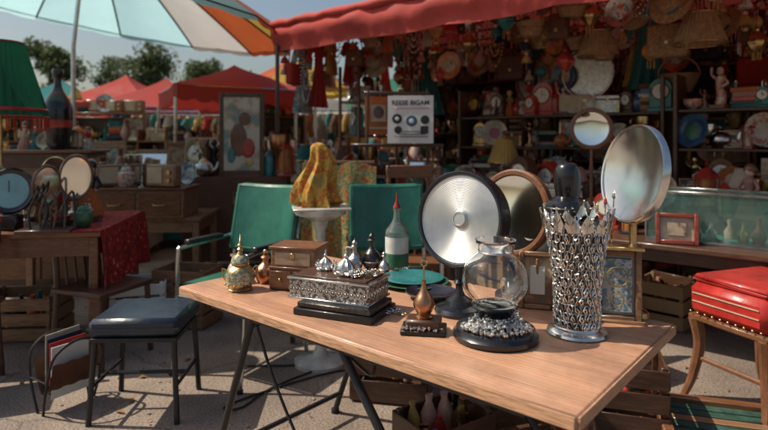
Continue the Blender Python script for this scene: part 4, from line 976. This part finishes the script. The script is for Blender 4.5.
def rack(x,y,rz,L_,h=1.75,n=12):
    b=B()
    for sx in(-1,1): b.tube([(sx*L_/2,0,0),(sx*L_/2,0,h)],.016,steel,8); b.tube([(sx*L_/2,-.25,.03),(sx*L_/2,.25,.03)],.016,steel,8)
    b.tube([(-L_/2,0,h),(L_/2,0,h)],.016,steel,8); b.obj('clothes_rack',(x,y,0),rz)
    for i in range(n):
        u=(-.46+.92*i/(n-1))*L_; hang(h_dress,x+u*math.cos(rz),y+u*math.sin(rz),h,U(.7,1.1),rz+1.1)
rack(-3.1,10.3,.1,2,1.8); rack(-6.2,9.5,.2,2.2,1.8); rack(-.9,10.6,0,2,1.9); rack(-4.4,10.9,0,1.6,1.9,9)
def bookcase(x,y,rz,w,h):
    b=B(); b.box((0,.15,h/2),(w,.02,h),walnut)
    for sx in(-1,1): b.box((sx*(w/2+.012),0,h/2),(.024,.32,h),teak)
    zs=[.08+.42*k for k in range(int(h/.42)+1)]
    for z in zs: b.box((0,-.01,z-.011),(w,.29,.022),teak)
    b.obj('wooden_bookcase',(x,y,0),rz)
    for z in zs[1:]:
        for i in range(int(w/.14)): u=-w/2+.1+i*.14; put(ch(GOODS),x+u*math.cos(rz),y+u*math.sin(rz),z+.001,U(.15,.35),rz+U(-.3,.3))
bookcase(-4.2,8.5,.15,1.1,1.7); bookcase(-3.0,8.0,-.1,.9,1.5); bookcase(-6.0,8.6,.2,1.2,1.8); bookcase(-1.95,9.9,0,1.1,1.8)
for x,y,z,h,rz in((-3.3,6.35,.79,.55,.2),(-2.75,6.6,.79,.45,.0),(-2.35,7.1,.79,.6,-.1),(-3.95,6.4,.79,.5,.3)): put(g_frame,x,y,z,h,rz)

# wooden slatted tray on the ground, bottom right
b=B(); gp=mat('worn_green_paint',(.035,.085,.06),.6,scale=14,var=.7,bump=.4)
for sy in(-1,1): b.box((0,sy*.22,.05),(.8,.05,.06),teak,.006,rz=0)
for sx in(-1,1): b.box((sx*.375,0,.05),(.05,.388,.06),teak,.006)
for i in range(6): b.box((0,-.16+i*.065,.05),(.69,.05,.016),gp if i%3 else oak,.003)
b.obj('slatted_wooden_tray',(1.66,2.50,0),-.3)
crate((.62,2.62,0),.3,.42,.32,.3,walnut); crate((1.15,2.7,0),-.3,.36,.3,.32,walnut); crate((.25,2.35,0),.6,.34,.26,.22,walnut); crate((.9,3.25,0),.1,.45,.35,.4,walnut); crate((.05,3.0,0),-.2,.4,.3,.26,walnut); put(g_bottle,.75,2.25,0,.35); put(g_bottle,.85,2.35,0,.3); put(g_candle,.66,2.2,0,.4)
b=B(); b.tube([( .02*math.sin(i*.9)*i*.15+.6*math.cos(i*.22),.02*i+.25*math.sin(i*.3),.008) for i in range(40)],.005,rubber,6); b.obj('electric_cable',(-.2,2.9,0),.3)

# ------------------------------------------------------------------ trees
def tree(name,loc,h,seed):
    rr=random.Random(seed); bark=mat('bark',(.12,.085,.06),.9,scale=12,bump=.8)
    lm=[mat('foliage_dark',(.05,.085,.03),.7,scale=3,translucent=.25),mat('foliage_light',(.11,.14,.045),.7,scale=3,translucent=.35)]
    b=B(); pts=[(0,0,0),(.05,0,h*.25),(-.05,.05,h*.55),(0,0,h*.85)]
    b.tube(smoothp(pts,3),[h*.03*(1-.085*i) for i in range(10)],bark,8); cent=[]
    for k in range(16):
        z=h*(.25+.6*rr.random()); a=rr.uniform(0,6.28); l=h*rr.uniform(.12,.3)*(1.15-z/h*.6); e=(l*math.cos(a),l*math.sin(a),z+l*.6)
        b.tube([(0,0,z),(e[0]*.5,e[1]*.5,z+l*.2),e],[h*.011,h*.007,h*.003],bark,5); cent.append((Vector(e),h*rr.uniform(.07,.14)))
        cent.append((Vector((e[0]*.5,e[1]*.5,e[2]*.97)),h*rr.uniform(.07,.12)))
    for k in range(6): cent.append((Vector((rr.gauss(0,.05)*h,rr.gauss(0,.05)*h,h*rr.uniform(.75,1))),h*.08))
    vs=[[],[]];fs=[[],[]]
    for c,r in cent:
        for i in range(170):
            d=Vector((rr.gauss(0,1),rr.gauss(0,1),rr.gauss(0,1))).normalized()*r*rr.uniform(.35,1.15)**.8; p=c+Vector((d.x,d.y,d.z*.75))
            u=Vector((rr.gauss(0,1),rr.gauss(0,1),rr.gauss(0,1))).normalized(); v=u.orthogonal().normalized(); s=rr.uniform(.05,.11)*h/6
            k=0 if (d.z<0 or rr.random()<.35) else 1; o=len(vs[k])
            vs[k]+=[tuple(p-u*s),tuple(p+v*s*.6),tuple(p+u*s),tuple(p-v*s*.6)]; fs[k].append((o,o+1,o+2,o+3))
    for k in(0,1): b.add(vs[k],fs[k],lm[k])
    return b.obj(name,loc,recalc=False)
for i,(x,y,h) in enumerate([(-15.5,26,6.0),(-13.2,27,5.1),(-10.7,25,5.6),(-9,29,5.8),(-17.8,24,5.4),(-19.5,28,6.4),(-6.4,33,5.0),(-3,36,5.2),(1.5,38,6)]): tree('tree',(x,y,0),h,i+3)
hb=B(); lm=[mat('foliage_dark',(.05,.085,.03)),mat('foliage_light',(.11,.14,.045))]
for k in range(9000):
    x=U(-45,45); y=41+U(-1.2,1.2); z=abs(U(0,2.6))*(.8+.3*math.sin(x*.7)+.15*math.sin(x*2.1)); s=U(.12,.25); u=Vector((U(-1,1),U(-1,1),U(-1,1))).normalized()*s; v=u.orthogonal().normalized()*s*.7; p=Vector((x,y,z))
    hb.add([p-u,p+v,p+u,p-v],[(0,1,2,3)],lm[k%2])
hb.box((0,42,1.1),(95,.5,2.2),lm[0]); hb.obj('distant_hedge',recalc=False)
print('objects',len(bpy.data.objects),'verts',sum(len(m.vertices) for m in bpy.data.meshes))
